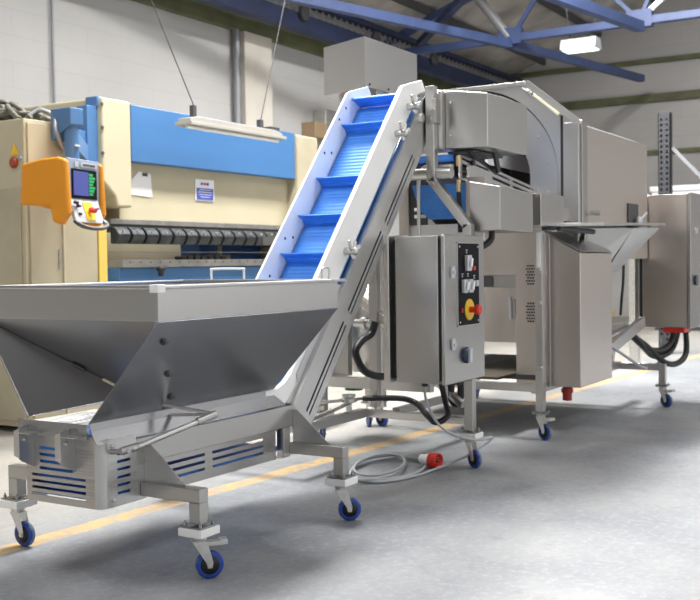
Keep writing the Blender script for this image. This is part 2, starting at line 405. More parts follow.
# ------------------------------------------------------------------ castors and feet
def castor(parent, x, y, ztop, ang, brake=False, block=True, r=.0615, lab=None):
    """swivel castor whose mounting plate top is at ztop; ang = trailing direction"""
    D = Vector((math.cos(ang), math.sin(ang), 0)); A = Vector((-math.sin(ang), math.cos(ang), 0))
    c = Vector((x, y, 0)) + D * .042; ax = Vector((c.x, c.y, r))
    zt = ztop - (.05 if block else .012)
    b = MB()
    b.box(x - .05, x + .05, y - .05, y + .05, zt - .006, zt)
    b.cyl((x, y, zt - .028), (x, y, zt - .006), .032, .036)
    for s in (-1, 1):
        o = A * (.021 * s)
        top = Vector((x, y, zt - .026))
        pts = [top - D * .034 + o, top + D * .030 + o, ax + D * .014 + Vector((0, 0, .012)) + o, ax + D * .010 - Vector((0, 0, .013)) + o, ax - D * .010 - Vector((0, 0, .013)) + o, ax - D * .016 + Vector((0, 0, .010)) + o]
        b.prism(pts, A * (.004 * s))
    b.prism([Vector((x, y, zt - .026)) - D * .034 - A * .025, Vector((x, y, zt - .026)) + D * .03 - A * .025, Vector((x, y, zt - .026)) + D * .03 + A * .025, Vector((x, y, zt - .026)) - D * .034 + A * .025], (0, 0, -.004))
    b.cyl(ax - A * .031, ax + A * .031, .009, n=10)
    f = b.build('castor', galv, parent, .0015)
    w = MB(); w.lathe(ax - A * .016, A, [(0, r * .55), (0, r - .012), (.003, r - .004), (.008, r), (.024, r), (.029, r - .004), (.032, r - .012), (.032, r * .55)], 32)
    wo = w.build('wheel', blue_tyre, f)
    # tread material
    wo.data.materials.append(grey_tread)
    for p in wo.data.polygons:
        cc = p.center + wl(f) - ax
        if abs(cc.dot(A)) < .0105 and len(p.vertices) == 4: p.material_index = 1
    MB().lathe(ax - A * .0175, A, [(0, .012), (0, r * .66), (.035, r * .66), (.035, .012)], 24).build('hub', black, f)
    if block:
        MB().box(x - .064, x + .064, y - .064, y + .064, zt, zt + .034).build('spacer_block', white_pl, f, .002)
        b = MB(); b.box(x - .056, x + .056, y - .056, y + .056, zt + .034, zt + .042)
        for i in (-1, 1):
            for j in (-1, 1):
                b.cyl((x + i * .042, y + j * .042, zt + .042), (x + i * .042, y + j * .042, zt + .056), .008, n=8)
                b.cyl((x + i * .042, y + j * .042, zt + .056), (x + i * .042, y + j * .042, zt + .066), .004, n=8)
        b.build('top_plate', steel_h, f, .001)
    else:
        b = MB(); b.box(x - .055, x + .055, y - .055, y + .055, zt, zt + .012)
        for i in (-1, 1):
            for j in (-1, 1): b.cyl((x + i * .042, y + j * .042, zt + .012), (x + i * .042, y + j * .042, zt + .022), .007, n=8)
        b.build('top_plate', steel_h, f, .001)
    if brake:
        b = MB(); p = Vector((x, y, zt - .035))
        b.frame(p, D, A, Z_, .02, .105, -.018, .018, -.002, .003); b.frame(p, D, A, Z_, .02, .105, -.020, -.016, -.016, .003); b.frame(p, D, A, Z_, .02, .105, .016, .020, -.016, .003); b.frame(p, D, A, Z_, .085, .12, -.025, .025, -.012, .010)
        b.build('brake_pedal', galv, f, .002)
    return f

# ------------------------------------------------------------------ 1. hopper elevator conveyor
SA = R(49.7); SO = Vector((4.63, 0, .59)); SD = Vector((math.cos(SA), 0, math.sin(SA))); ND = Vector((-math.sin(SA), 0, math.cos(SA)))
def sn(s, n, y): return SO + SD * s + ND * n + Vector((0, y, 0))
ev = thing('elevator_conveyor', 'stainless hopper with inclined blue flighted belt conveyor on four blue castors', 'conveyor', (4.3, 3.445, 0))
YN, YF = 3.19, 3.70
# hopper
hp = MB(); T = .012
rx0, rx1, ry0, ry1, rz0, rz1 = 3.24, 4.635, 2.905, 3.985, 1.122, 1.256
for a in ((rx0, rx1, ry0, ry0 + T), (rx0, rx1, ry1 - T, ry1), (rx0, rx0 + T, ry0 + T, ry1 - T), (rx1 - T, rx1, ry0 + T, ry1 - T)):
    hp.box(*a, rz0, rz1)
rim = hp.build('hopper_rim', steel_l, ev, .002)
hp = MB()
hp.box(rx0 - .012, rx1 + .065, ry0 - .012, ry0 + .03, rz1, rz1 + .016); hp.box(rx0 - .012, rx1 + .03, ry1 - .03, ry1 + .012, rz1, rz1 + .016)
hp.box(rx0 - .012, rx0 + .03, ry0 + .03, ry1 - .03, rz1, rz1 + .016); hp.box(rx1 - .012, rx1 + .03, ry0 + .03, ry1 - .03, rz1, rz1 + .016)
hp.build('rolled_edge', steel_l, rim, .005)
MB().box(rx0 - .02, rx0 + .028, ry0 - .02, ry0 + .028, rz1 - .014, rz1 + .02).build('corner_cap', white_pl, rim, .003)
MB().tube([(rx1, 3.75, rz1 + .01), (rx1, 3.75, rz1 + .065), (rx1, 3.735, rz1 + .075), (rx1, 3.535, rz1 + .075), (rx1, 3.52, rz1 + .065), (rx1, 3.52, rz1 + .01)], .007, smoothing=3).build('grab_handle', white_pl, rim)
MB().tube([(4.60, 2.98, rz1 + .01), (4.60, 2.98, rz1 + .06), (4.615, 2.98, rz1 + .075), (4.655, 2.98, rz1 + .075), (4.67, 2.98, rz1 + .06), (4.67, 2.98, rz1 + .01)], .006, smoothing=3).build('grab_handle', steel_l, rim)
def sheet(pts, t, name, mat, parent, bevel=.0015):
    b = MB(); P = [Vector(p) for p in pts]
    n = (P[1] - P[0]).cross(P[2] - P[0]).normalized(); b.prism(P, n * t)
    return b.build(name, mat, parent, bevel)
# near side wall, front wall (folded), far and back walls
BNF, BNR = (3.16, 3.235, .69), (4.50, 3.235, .69)
sheet([(rx0, ry0 + .002, rz0), (rx1, ry0 + .002, rz0), BNR, BNF], -.004, 'hopper_side_wall', steel_h, ev)
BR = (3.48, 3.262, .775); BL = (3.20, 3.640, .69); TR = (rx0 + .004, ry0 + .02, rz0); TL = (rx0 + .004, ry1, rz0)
b = MB(); b.add([TL, TR, BR, BL], [(0, 1, 2), (0, 2, 3)]); fw = b.build('hopper_front_wall', nmat('shaded_satin_stainless', (.27, .275, .29), .30, 1.0), ev)  # darkened satin steel: the floor shade it mirrors is put into its colour
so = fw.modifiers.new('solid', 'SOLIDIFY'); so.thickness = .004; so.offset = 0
v0, v1 = Vector(TL), Vector(BR); v0 = v0.lerp(v1, 0); d = (v1 - v0)
MB().cyl(v0 + d * .02 + Vector((-.004, 0, 0)), v0 + d * .97 + Vector((-.004, 0, 0)), .0035, n=6).build('weld_seam', dark_metal, fw)
b = MB(); b.bar(v0 + d * .60 + Vector((-.008, 0, 0)), v0 + d * .685 + Vector((-.008, 0, 0)), .018, .012); b.build('hopper_clip', dark_metal, fw, .002)
b = MB(); b.bar(v0 + d * .80 + Vector((-.008, 0, 0)), v0 + d * .875 + Vector((-.008, 0, 0)), .018, .012); b.build('hopper_clip', cream_rod, fw, .002)
sheet([(rx0, ry1 - .002, rz0), (rx1, ry1 - .002, rz0), (4.50, 3.655, .69), (3.2, 3.655, .69)], .004, 'hopper_side_wall', steel_h, ev)
sheet([(rx1 - .002, ry0, rz0), (rx1 - .002, ry1, rz0), (4.66, 3.66, 1.0), (4.66, 3.23, 1.0)], .004, 'hopper_back_wall', steel_h, ev)
# clips on the near wall seam
for p in ((3.342, 2.972, 1.034), (3.498, 3.091, .878), (3.62, 3.184, .757)):
    p = Vector(p)
    b = MB(); b.box(p.x - .010, p.x + .010, p.y - .012, p.y + .004, p.z - .016, p.z + .012); b.box(p.x - .006, p.x + .016, p.y - .018, p.y - .008, p.z - .012, p.z + .002)
    b.build('seam_clip', dark_metal, ev, .002)
# lower skirt under the hopper with perforated bed
b = MB(); b.prism([(3.165, 3.235, .69), (4.50, 3.235, .69), (4.50, 3.225, .655), (3.165, 3.225, .655)], (0, .004, 0)); b.box(3.15, 3.155, 3.235, 3.66, .62, .685)
b.prism([(3.165, 3.225, .655), (4.50, 3.225, .655), (4.56, 3.195, .60), (3.165, 3.195, .60)], (0, .004, 0))
b.build('hopper_skirt', steel_h, ev)
b = MB(); rows = [(.03 + .03 * k, .042 + .03 * k, [(.03, .12), (.14, .23), (.25, .34)]) for k in range(10)]
b.slots((3.20, 3.27, .668), Y_, X_, (0, 0, .004), .37, .40, rows); b.build('perforated_bed', steel_l, ev)
# chassis
sb = MB(); 
sb.slots((3.185, 3.65, .318), Vector((0, -1, 0)), Z_, (.005, 0, 0), .42, .315,
         [(.03 + .028 * k, .041 + .028 * k, [(.035, .365)]) for k in range(4)] + [(.145 + .030 * k, .158 + .030 * k, [(.085, .29)]) for k in range(4)])
sb.box(3.19, 3.40, 3.645, 3.65, .318, .633)
fp = sb.build('front_slotted_plate', steel, ev, .001)
b = MB(); b.cyl((3.222, 3.228, .318), (3.222, 3.228, .615), .037, n=24); b.build('rounded_corner_post', steel_l, ev)
b = MB(); b.slots((3.225, YN, .318), X_, Z_, (0, .005, 0), .175, .295, [(.05 + .034 * k, .062 + .034 * k, [(.055, .135)]) for k in range(6)])
sp = b.build('side_slotted_plate', steel_l, ev, .001)
for (x, z) in ((3.25, .585), (3.25, .35), (3.355, .55)):
    MB().lathe((x, YN - .012, z), (0, 1, 0), [(0, .004), (.003, .009), (.013, .010)], 12).build('bolt', galv, sp)
for yy in (3.60, 3.345):   # hook brackets
    b = MB(); b.prism([(3.10, yy, .655), (3.185, yy, .665), (3.185, yy, .47), (3.10, yy, .515)], (0, -.004, 0))
    b.prism([(3.10, yy, .65), (3.10, yy, .52), (3.10, yy + .03, .53), (3.10, yy + .03, .64)], (.004, 0, 0)); b.box(3.10, 3.19, yy - .08, yy, .63, .635)
    k = b.build('hook_bracket', steel_l, ev, .001); MB().lathe((3.13, yy - .014, .60), (0, 1, 0), [(0, .005), (.004, .011), (.012, .012)], 12).build('bolt', galv, k)
b = MB(); b.box(3.40, 4.632, YN, YN + .05, .478, .592); b.build('side_beam', steel, ev, .003)
b = MB(); b.box(3.20, 4.632, YF - .05, YF, .478, .592); b.build('side_beam', steel, ev, .003)
b = MB(); b.slots((3.47, 3.225, .315), X_, Z_, (0, .005, 0), 1.03, .163, [(.045, .058, [(.05, .44), (.50, .92)]), (.08, .094, [(.05, .44), (.50, .92)]), (.115, .129, [(.05, .44), (.50, .92)])])
b.build('side_slotted_plate', steel, ev, .001)
MB().box(3.20, 4.60, YF - .04, YF - .035, .315, .478).build('far_side_plate', steel, ev)
for x in (3.43, 4.56): MB().box(x - .03, x + .03, YN + .002, YN + .05, .318, .478).build('chassis_post', steel_l, ev, .003)
MB().box(3.22, 4.62, 3.262, 3.635, .345, .36).build('return_belt', blue_belt, ev)
MB().box(3.23, 4.66, 3.262, 3.635, .605, .62).build('belt_bed', blue_belt, ev)
MB().lathe((3.335, 3.262, .485), (0, 1, 0), [(0, .125), (.373, .125)], 28).build('belt_end_roller', blue_belt, ev)
MB().box(3.21, 4.62, YF - .08, YF - .05, .40, .60).build('inner_rail', steel, ev)
# legs and outriggers
for lx in (3.45, 4.61):
    for side in (-1, 1):
        ly = 2.885 if side < 0 else 4.02
        ya = YN - .0 if side < 0 else YF
        y0, y1 = sorted((ly - .03 * -side if False else ly, ya))
        if side < 0: MB().box(lx - .03, lx + .03, ly - .03, ya, .335, .395).build('outrigger', steel, ev, .003)
        else: MB().box(lx - .03, lx + .03, ya, ly + .03, .335, .395).build('outrigger', steel, ev, .003)
        MB().box(lx - .03, lx + .03, ly - .03, ly + .03, .245, .335).build('leg', steel, ev, .003)
        if side < 0: gp = [(lx, ya, .57), (lx, ya, .395), (lx, ya - .24, .395), (lx, ya - .22, .41), (lx, ya - .03, .57)]
        else: gp = [(lx, ya, .57), (lx, ya, .395), (lx, ya + .24, .395), (lx, ya + .22, .41), (lx, ya + .03, .57)]
        b = MB(); b.prism(gp, (.005, 0, 0)); b.build('gusset', steel_l, ev, .001)
castor(ev, 3.45, 2.885, .245, R(-42), brake=True)
castor(ev, 4.61, 2.885, .245, R(-55))
castor(ev, 3.45, 4.02, .245, R(-88))
castor(ev, 4.61, 4.02, .245, R(100))
# tie rod with bracket
b = MB(); b.cyl((3.27, 3.09, .577), (3.66, 2.995, .665), .012); b.build('tie_rod', steel_l, ev)
MB().cyl((3.23, 3.12, .57), (3.30, 3.085, .584), .017).build('rod_end', steel, ev)
b = MB(); b.cyl((3.60, 3.01, .652), (3.70, 2.985, .676), .017)
b.build('rod_end', steel, ev)
b = MB(); b.bar((3.70, 2.985, .676), (3.60, 3.225, .72), .02, .012); b.bar((3.70, 2.985, .676), (3.67, 3.225, .66), .02, .012); b.build('rod_bracket', steel, ev)
MB().cyl((3.25, 3.19, .56), (3.25, 3.09, .572), .012).build('rod_pin', steel, ev)
# inclined channel sides with slots, flange, belly
def inc(name, mat, y0, y1, s0, s1, n0, n1, bevel=.0015, parent=ev):
    b = MB(); b.frame(Vector((SO.x, y0, SO.z)), SD, Y_, ND, s0, s1, 0, y1 - y0, n0, n1); return b.build(name, mat, parent, bevel)
for (yy, t) in ((YN, .005), (YF - .005, .005)):
    b = MB(); rws = [(.048, .060, [(.06, .68), (.76, 1.38), (1.46, 2.04)]), (.080, .096, [(.06, .68), (.76, 1.38), (1.46, 2.04)])]
    o = SO + SD * -.02 + ND * -.21 + Vector((0, yy, 0))
    b.slots(o, SD, ND, (0, t, 0), 2.52, .21, rws); b.build('channel_side', steel_l, ev, .001)
inc('channel_flange', steel_l, YN + .005, YN + .05, -.02, 2.44, -.006, 0)
inc('channel_flange', steel_l, YF - .05, YF - .005, -.02, 2.44, -.006, 0)
inc('channel_belly', steel, YN + .006, YF - .006, .04, 2.45, -.208, -.20)
inc('slot_backing', dark_metal, YN + .03, YN + .034, .0, 2.3, -.17, -.10)
# belt and flights
inc('belt', blue_belt, 3.262, 3.635, -.06, 2.33, .035, .05)
b = MB(); b.lathe(sn(2.30, -.02, 3.262), (0, 1, 0), [(0, .07), (.373, .07)], 24); b.build('head_roller', blue_belt, ev)
for s_ in (.36, .67, .985, 1.295, 1.615, 2.10):
    b = MB(); y0, y1 = 3.262, 3.638
    prof = [(s_ - .012, .05), (s_ + .012, .05), (s_ + .004, .085), (s_ - .010, .135), (s_ - .018, .135), (s_ - .006, .085)]
    b.prism([sn(a, c, y0) for a, c in prof], (0, y1 - y0, 0)); b.build('flight', blue_belt, ev)
b = MB(); b.prism([sn(2.36, .03, 3.262), sn(2.375, .03, 3.262), sn(2.33, .15, 3.262), sn(2.315, .15, 3.262)], (0, .376, 0)); b.build('flight', blue_belt, ev)
# white guards with curved lower end
def guard(y0, y1):
    up = [(2.54, -.03), (2.555, .05), (2.36, .185), (2.32, .205), (.42, .215)]
    pts = [sn(a, c, y0) for a, c in up]
    pts += [Vector((4.72, y0, .83)), Vector((4.66, y0, .76)), Vector((4.60, y0, .715)), Vector((4.53, y0, .69)), Vector((4.42, y0, .685)), Vector((4.42, y0, .63)), Vector((4.50, y0, .61)), Vector((4.58, y0, .595)), Vector((4.65, y0, .628)), Vector((4.70, y0, .665)), Vector((4.74, y0, .71)), Vector((4.82, y0, .81))]
    pts += [sn(.40, .03, y0), sn(2.44, .03, y0)]
    b = MB(); b.prism(pts, (0, y1 - y0, 0)); g = b.build('side_guard', white_pl, ev, .002)
    return g
for a_, c_ in ((3.234, 3.256), (3.642, 3.664)): inc('belt_edge_strip', blue_belt, a_, c_, .45, 2.44, .012, .03)
b = MB(); b.prism([(4.701, 3.220, .751), (4.709, 3.220, .70), (4.60, 3.220, .600), (4.66, 3.220, .600), sn(.10, .0, 3.220), sn(.84, .0, 3.220), sn(.80, .05, 3.22)], (0, .004, 0)); b.build('cheek_plate', nmat('satin_grey_plate', (.62, .62, .64), .45, .25), ev, .001)
gn = guard(3.226, 3.256); gf = guard(3.642, 3.660)
for g, yy in ((gn, 3.256), (gf, 3.642)):
    for (a, c) in ((.62, .12), (.80, .13), (1.08, .15), (1.14, .09), (1.80, .16), (1.86, .10), (2.22, .16), (2.10, .17)):
        if g is gf: MB().lathe(sn(a, c, yy - .004), (0, 1, 0), [(0, .006), (.002, .009), (.006, .009)], 10).build('bolt', dark_metal, g)
# wing knobs
for s_ in (1.03, 2.02, 2.27):
    b = MB(); c = sn(s_, .075, 3.215)
    b.cyl(c + Vector((0, .02, 0)), c + Vector((0, -.045, .0)), .026, .020); b.ball(c + Vector((0, -.05, 0)), .024)
    b.bar(c + Vector((0, -.04, 0)), c + Vector((-.055, -.05, .03)), .016, .022); b.bar(c + Vector((-.05, -.05, .025)), c + Vector((-.06, -.05, .065)), .014, .02)
    b.bar(c + Vector((0, -.04, 0)), c + Vector((.06, -.05, .03)), .016, .022); b.bar(c + Vector((0, -.045, 0)), c + Vector((.012, -.05, .06)), .014, .018)
    b.bar(c + Vector((.0, -.03, -.01)), c + Vector((.01, -.04, -.045)), .02, .02)
    b.build('wing_knob', galv, ev, .003)
# head plates and bearing
MB().lathe(sn(2.27, -.03, 3.16), (0, 1, 0), [(0, .02), (.0, .03), (.03, .035)], 16).build('bearing', galv, ev)
# drive cover
dc = MB(); zb, zt = 2.60, 2.955
A0 = (6.385, 3.75); B0 = (7.18, 3.75); C0 = (7.18, 4.30); D0 = (6.55, 4.20)
dc.pz([A0, B0, C0, D0], zb, zt); dco = dc.build('drive_cover', steel_l, ev, .003)
dc2 = MB(); dc2.pz([(6.42, 3.78), (7.15, 3.78), (7.15, 4.2), (6.6, 4.1)], zb - .05, zb); dc2.build('cover_base', steel, ev)
for x in (6.45, 6.72, 7.0): MB().lathe((x, 3.744, zb + .025), (0, 1, 0), [(0, .008), (.007, .009)], 10).build('bolt', dark_metal, dco)
MB().box(6.45, 6.55, 3.70, 3.80, 2.38, 2.58).build('cover_bracket', steel, ev)

# ------------------------------------------------------------------ 2. transfer frame with control box
tf = thing('transfer_frame', 'stainless support stand with control box standing on castors behind the inclined conveyor', 'machine frame', (6.3, 3.4, 0))
LX, LY = 6.23, 2.89
MB().box(LX - .03, LX + .03, LY - .03, LY + .03, .245, 1.60).build('leg', steel, tf, .003)
MB().bar((LX, LY, 1.585), (LX, 3.15, 1.905), .058, .06, (1, 0, 0)).build('diagonal_arm', steel_l, tf, .003)
MB().box(LX - .03, LX + .03, 3.12, 3.18, 1.89, 2.52).build('upright', steel_l, tf, .003)
MB().box(LX - .045, LX - .015 + .04, 3.095, 3.125, 2.27, 2.43).build('clamp_plate', steel, tf, .002)
MB().box(LX - .035, LX + .03, LY + .03, 3.72, .285, .335).build('cross_beam', steel_l, tf, .003)
MB().box(5.40, LX - .036, 3.655, 3.715, .285, .345).build('base_rail', steel, tf, .003)
MB().box(6.56, 6.62, 4.25, 4.31, .245, .95).build('leg', steel, tf, .003)
MB().box(5.40, 5.46, 3.715, 4.25, .285, .345).build('base_rail', steel, tf, .003)
MB().box(5.40, 6.56, 4.25, 4.31, .285, .345).build('base_rail', steel, tf, .003)
castor(tf, LX, LY, .245, R(-115)); castor(tf, 6.59, 4.28, .245, R(40)); castor(tf, 7.48, 4.31, .245, R(-100))
# rear frame
RX = 7.45
MB().box(RX, RX + .06, 4.28, 4.34, .245, 1.70).build('leg', steel, tf, .003)
MB().box(6.56, 6.62, 3.35, 4.25, .43, .51).build('cross_beam', steel_l, tf, .003)
MB().box(6.57, 6.61, 3.735, 3.80, .30, 1.60).build('leg', steel_l, tf, .003)
MB().box(RX - .6, RX + .0, 4.60, 4.68, .38, .44).build('shelf_rail', steel_l, tf, .003)
MB().box(6.27, RX, 3.44, 3.50, .30, .35).build('base_rail', steel, tf, .003)
MB().box(6.24, 6.30, 3.60, 3.66, .35, 1.94).build('upright', steel, tf, .003)
MB().bar((6.3, 4.05, 1.30), (6.3, 3.45, .88), .05, .06, (1, 0, 0)).build('diagonal_arm', steel_w, tf, .003)
MB().bar((6.34, 3.30, .63), (6.25, 2.95, .40), .04, .045).build('diagonal_arm', steel_l, tf, .003)
MB().cyl((6.26, 3.02, 1.945), (6.26, 3.62, 1.945), .038, n=20).build('cross_tube', steel_l, tf)
MB().box(6.30, 6.33, 3.60, 4.6, 1.50, 1.56).build('cross_plate', steel, tf)
# pump body, hoses and pipes
pb = MB(); pb.lathe((6.95, 4.05, .53), (0, 0, 1), [(0, .20), (.02, .22), (.50, .22), (.62, .14), (.66, .09)], 24); pb.build('pump_tank', steel_l, tf)
MB().box(6.64, 6.70, 4.08, 4.30, .51, 1.35).build('back_panel', steel, tf)
MB().tube([(6.19, 3.58, .95), (6.17, 3.60, .87), (6.08, 3.62, .83), (5.99, 3.62, .76), (6.02, 3.6, .66), (6.12, 3.6, .60), (6.30, 3.6, .56), (6.55, 3.6, .55)], .026, 10).build('hose', black, tf)
MB().tube([(6.55, 3.45, 1.45), (6.40, 3.50, 1.40), (6.35, 3.52, 1.28), (6.45, 3.48, 1.20)], .012, 8).build('hose', black, tf)
MB().tube([(6.15, 3.66, .42), (6.2, 3.4, .43), (6.2, 3.27, .40), (6.1, 3.14, .34), (6.05, 3.05, .31), (6.12, 3.0, .35), (6.20, 3.06, .44), (6.22, 3.10, .56)], .020, 10).build('hose', black, tf)
MB().tube([(6.28, 3.05, .56), (6.28, 3.05, .44), (6.30, 3.02, .40), (6.32, 3.0, .46), (6.32, 3.0, .56)], .024, 10).build('hose', black, tf)
b = MB(); b.tube([(5.55, 3.76, .53), (5.62, 3.72, .47), (5.75, 3.69, .445), (6.14, 3.67, .42)], .012, 8); b.build('pipe', steel_l, tf)
b = MB(); b.tube([(5.40, 3.60, .38), (5.7, 3.63, .395), (6.0, 3.655, .42)], .014, 8); b.build('pipe', steel, tf)
b = MB(); b.cyl((5.96, 3.66, .36), (5.96, 3.66, .42), .02); b.cyl((5.96, 3.66, .42), (5.96, 3.66, .445), .055); b.cyl((5.96, 3.66, .455), (5.96, 3.66, .47), .045); b.build('valve', steel_l, tf)
MB().cyl((6.8, 4.13, .385), (6.8, 4.13, .43), .07).build('green_cap', green_pl, tf)
b = MB(); b.cyl((6.45, 3.9, .92), (6.45, 3.65, .92), .03); b.cyl((6.45, 3.80, .92), (6.45, 3.84, .92), .045); b.cyl((6.45, 3.72, .92), (6.45, 3.74, .92), .042); b.build('pipe_union', steel_l, tf)
b = MB(); b.cyl((6.28, 3.28, 1.93), (6.28, 3.28, 1.52), .012); b.tube([(6.28, 3.28, 1.87), (6.28, 3.27, 1.95), (6.28, 3.23, 1.99), (6.28, 3.10, 1.99), (6.28, 3.02, 1.99)], .014, 8); b.build('air_pipe', steel_l, tf)
b = MB(); b.cyl((6.32, 3.0, 2.06), (6.32, 3.0, 1.99), .016); b.build('brass_fitting', nmat('brass', (.62, .48, .26), .3, 1), tf)
MB().cyl((6.32, 3.0, 1.90), (6.32, 3.0, 1.82), .015).build('brass_fitting', MATS['brass'], tf)
MB().cyl((6.32, 3.0, 1.82), (6.34, 3.0, 1.55), .016).build('hose', black, tf)
# control box
bx0, bx1, by0, by1, bz0, bz1 = 5.695, 6.262, 2.848, 3.145, .605, 1.515
cb = MB().box(bx0, bx1, by0, by1, bz0, bz1).build('control_box', steel, tf, .004)
MB().box(5.69, 6.27, 2.80, 2.826, .60, 1.52).build('door', steel, cb, .005)
MB().box(bx0 + .012, bx1 - .02, 2.826, 2.848, bz0 + .02, bz1 - .02).build('door_seal', black, cb)
MB().box(5.66, 6.26, 3.172, 3.215, .60, 1.525).build('mounting_plate', steel_l, cb, .004)
MB().box(bx0 + .03, bx1 - .02, 3.145, 3.172, bz0 + .02, bz1 - .02).build('gap_strip', black, cb)
pl = MB().box(5.865, 6.175, 2.792, 2.80, .955, 1.468).build('operator_panel', black_pl, cb, .001)
b = MB(); b.box(5.858, 5.864, 2.793, 2.80, .948, 1.475); b.box(6.176, 6.182, 2.793, 2.80, .948, 1.475); b.box(5.858, 6.182, 2.793, 2.80, 1.469, 1.475); b.box(5.858, 6.182, 2.793, 2.80, .948, .954); b.build('panel_edge', steel_l, pl)
b = MB()
for x in (5.885, 6.155):
    for z in (.975, 1.448): b.lathe((x, 2.788, z), (0, 1, 0), [(0, .006), (.004, .007)], 10)
b.build('panel_screw', silver_pl, pl)
MB().lathe((6.02, 2.785, 1.05), (0, 1, 0), [(0, .062), (.003, .068), (.007, .068)], 32).build('emergency_stop_plate', yellow, pl)
b = MB(); b.lathe((6.02, 2.715, 1.05), (0, 1, 0), [(0, .026), (.004, .032), (.026, .032), (.034, .020), (.07, .020)], 24); b.build('emergency_stop_button', red, pl)
MB().box(5.90, 5.93, 2.788, 2.793, 1.035, 1.065).build('red_mark', dkred, pl)
for (x, z, w, h_, m, nm) in ((5.985, 1.345, .062, .10, silver_pl, 'selector_switch'), (5.93, 1.20, .055, .085, silver_pl, 'selector_switch'), (6.01, 1.20, .055, .085, silver_pl, 'selector_switch'), (6.10, 1.215, .035, .04, silver_pl, 'push_button')):
    k = MB().box(x - w / 2, x + w / 2, 2.765, 2.792, z - h_ / 2, z + h_ / 2).build(nm, m, pl, .006)
    if nm == 'selector_switch': MB().bar((x - .01, 2.755, z - .025), (x + .008, 2.755, z + .03), .012, .02).build('switch_lever', white_pl, k, .003)
MB().box(6.02, 6.045, 2.755, 2.766, 1.30, 1.325).build('red_mark', red, pl)
b = MB()   # engraved marks above the switches
for (x, z) in ((5.985, 1.418), (5.92, 1.268), (6.0, 1.270), (6.095, 1.256)):
    b.box(x - .014, x + .014, 2.789, 2.7915, z + .006, z + .010); b.box(x - .002, x + .002, 2.789, 2.7915, z - .012, z + .012); b.box(x - .010, x + .010, 2.789, 2.7915, z - .010, z - .006)
b.build('panel_symbols', silver_pl, pl)
for z in (1.29, .845):
    b = MB(); b.box(5.765, 5.805, 2.785, 2.80, z - .035, z + .035); b.cyl((5.785, 2.775, z), (5.785, 2.79, z), .012); b.build('door_lock', silver_pl, cb, .003)
b = MB(); b.lathe((5.97, 2.775, .765), (0, 1, 0), [(0, .040), (.008, .052), (.026, .052)], 28); k = b.build('main_switch', navy_sw, cb)
MB().box(5.955, 5.99, 2.755, 2.778, .72, .81).build('switch_lever', silver_pl, k, .006)
b = MB(); b.cyl((5.80, 3.0, .575), (5.80, 3.0, .605), .02); b.cyl((6.05, 2.9, .565), (6.05, 2.9, .605), .03); b.build('cable_gland', black, cb)
# electronics cover B at the top of the stand
eb = MB()
bp_ = [(6.35, 2.80), (7.04, 2.80), (7.04, 3.17), (6.35, 3.17)]
eb.add([(6.35, 2.8, 2.108), (7.04, 2.8, 2.108), (7.04, 3.19, 2.118), (6.35, 3.19, 2.118), (6.35, 2.8, 2.462), (7.04, 2.8, 2.462), (7.04, 3.19, 2.52), (6.35, 3.19, 2.52)],
       [(0, 3, 2, 1), (4, 5, 6, 7), (0, 1, 5, 4), (1, 2, 6, 5), (2, 3, 7, 6), (3, 0, 4, 7)])
ebo = eb.build('drive_housing', steel_l, tf, .004)
MB().box(6.45, 6.95, 2.95, 3.14, 2.09, 2.105).build('housing_base', dark_metal, ebo)
for z in (2.2, 2.42): MB().lathe((6.342, 3.07, z), (1, 0, 0), [(0, .006), (.008, .009)], 10).build('bolt', white_pl, ebo)
MB().box(6.27, 6.35, 3.10, 3.20, 2.10, 2.50).build('hinge_plate', steel, ebo, .02)
b = MB(); b.bar((6.45, 2.99, 2.10), (6.68, 2.88, 1.96), .02, .022); b.bar((6.60, 2.86, 2.10), (6.64, 2.85, 1.96), .02, .035); b.build('black_strut', black, ebo)
# blue side belts of the transfer conveyor
MB().box(6.60, 6.615, 3.17, 3.52, 1.98, 2.105).build('blue_scraper_sheet', blue_belt, tf)
b = MB(); b.prism([(6.60, 3.50, 1.90), (6.60, 3.01, 1.90), (6.60, 3.01, 1.655), (6.60, 3.36, 1.655), (6.60, 3.44, 1.72)], (.015, 0, 0)); b.build('blue_scraper_sheet', blue_belt, tf)
MB().box(6.598, 6.612, 3.17, 3.52, 2.105, 2.118).build('sheet_edge', white_pl, tf)
MB().box(6.66, 6.70, 2.98, 3.60, 1.50, 1.62).build('white_strip', white_pl, tf)
b = MB(); b.slots((6.64, 3.54, 1.62), Vector((0, -1, 0)), Z_, (.01, 0, 0), .14, .34, [(.05, .075, [(.03, .13)]), (.10, .125, [(.03, .13)])]); b.build('slotted_bracket', dark_metal, tf)
MB().box(6.62, 6.70, 3.54, 3.62, 1.5, 1.95).build('upright', steel_w, tf, .003)
MB().box(6.9, 6.91, 3.62, 3.90, 1.50, 1.77).build('window_glow_sheet', white_pl, tf)  # white sheet added for the bright window glimpsed behind the stand
MB().box(6.9, 6.91, 3.62, 3.64, .43, 1.50).build('sheet_post', steel, tf)
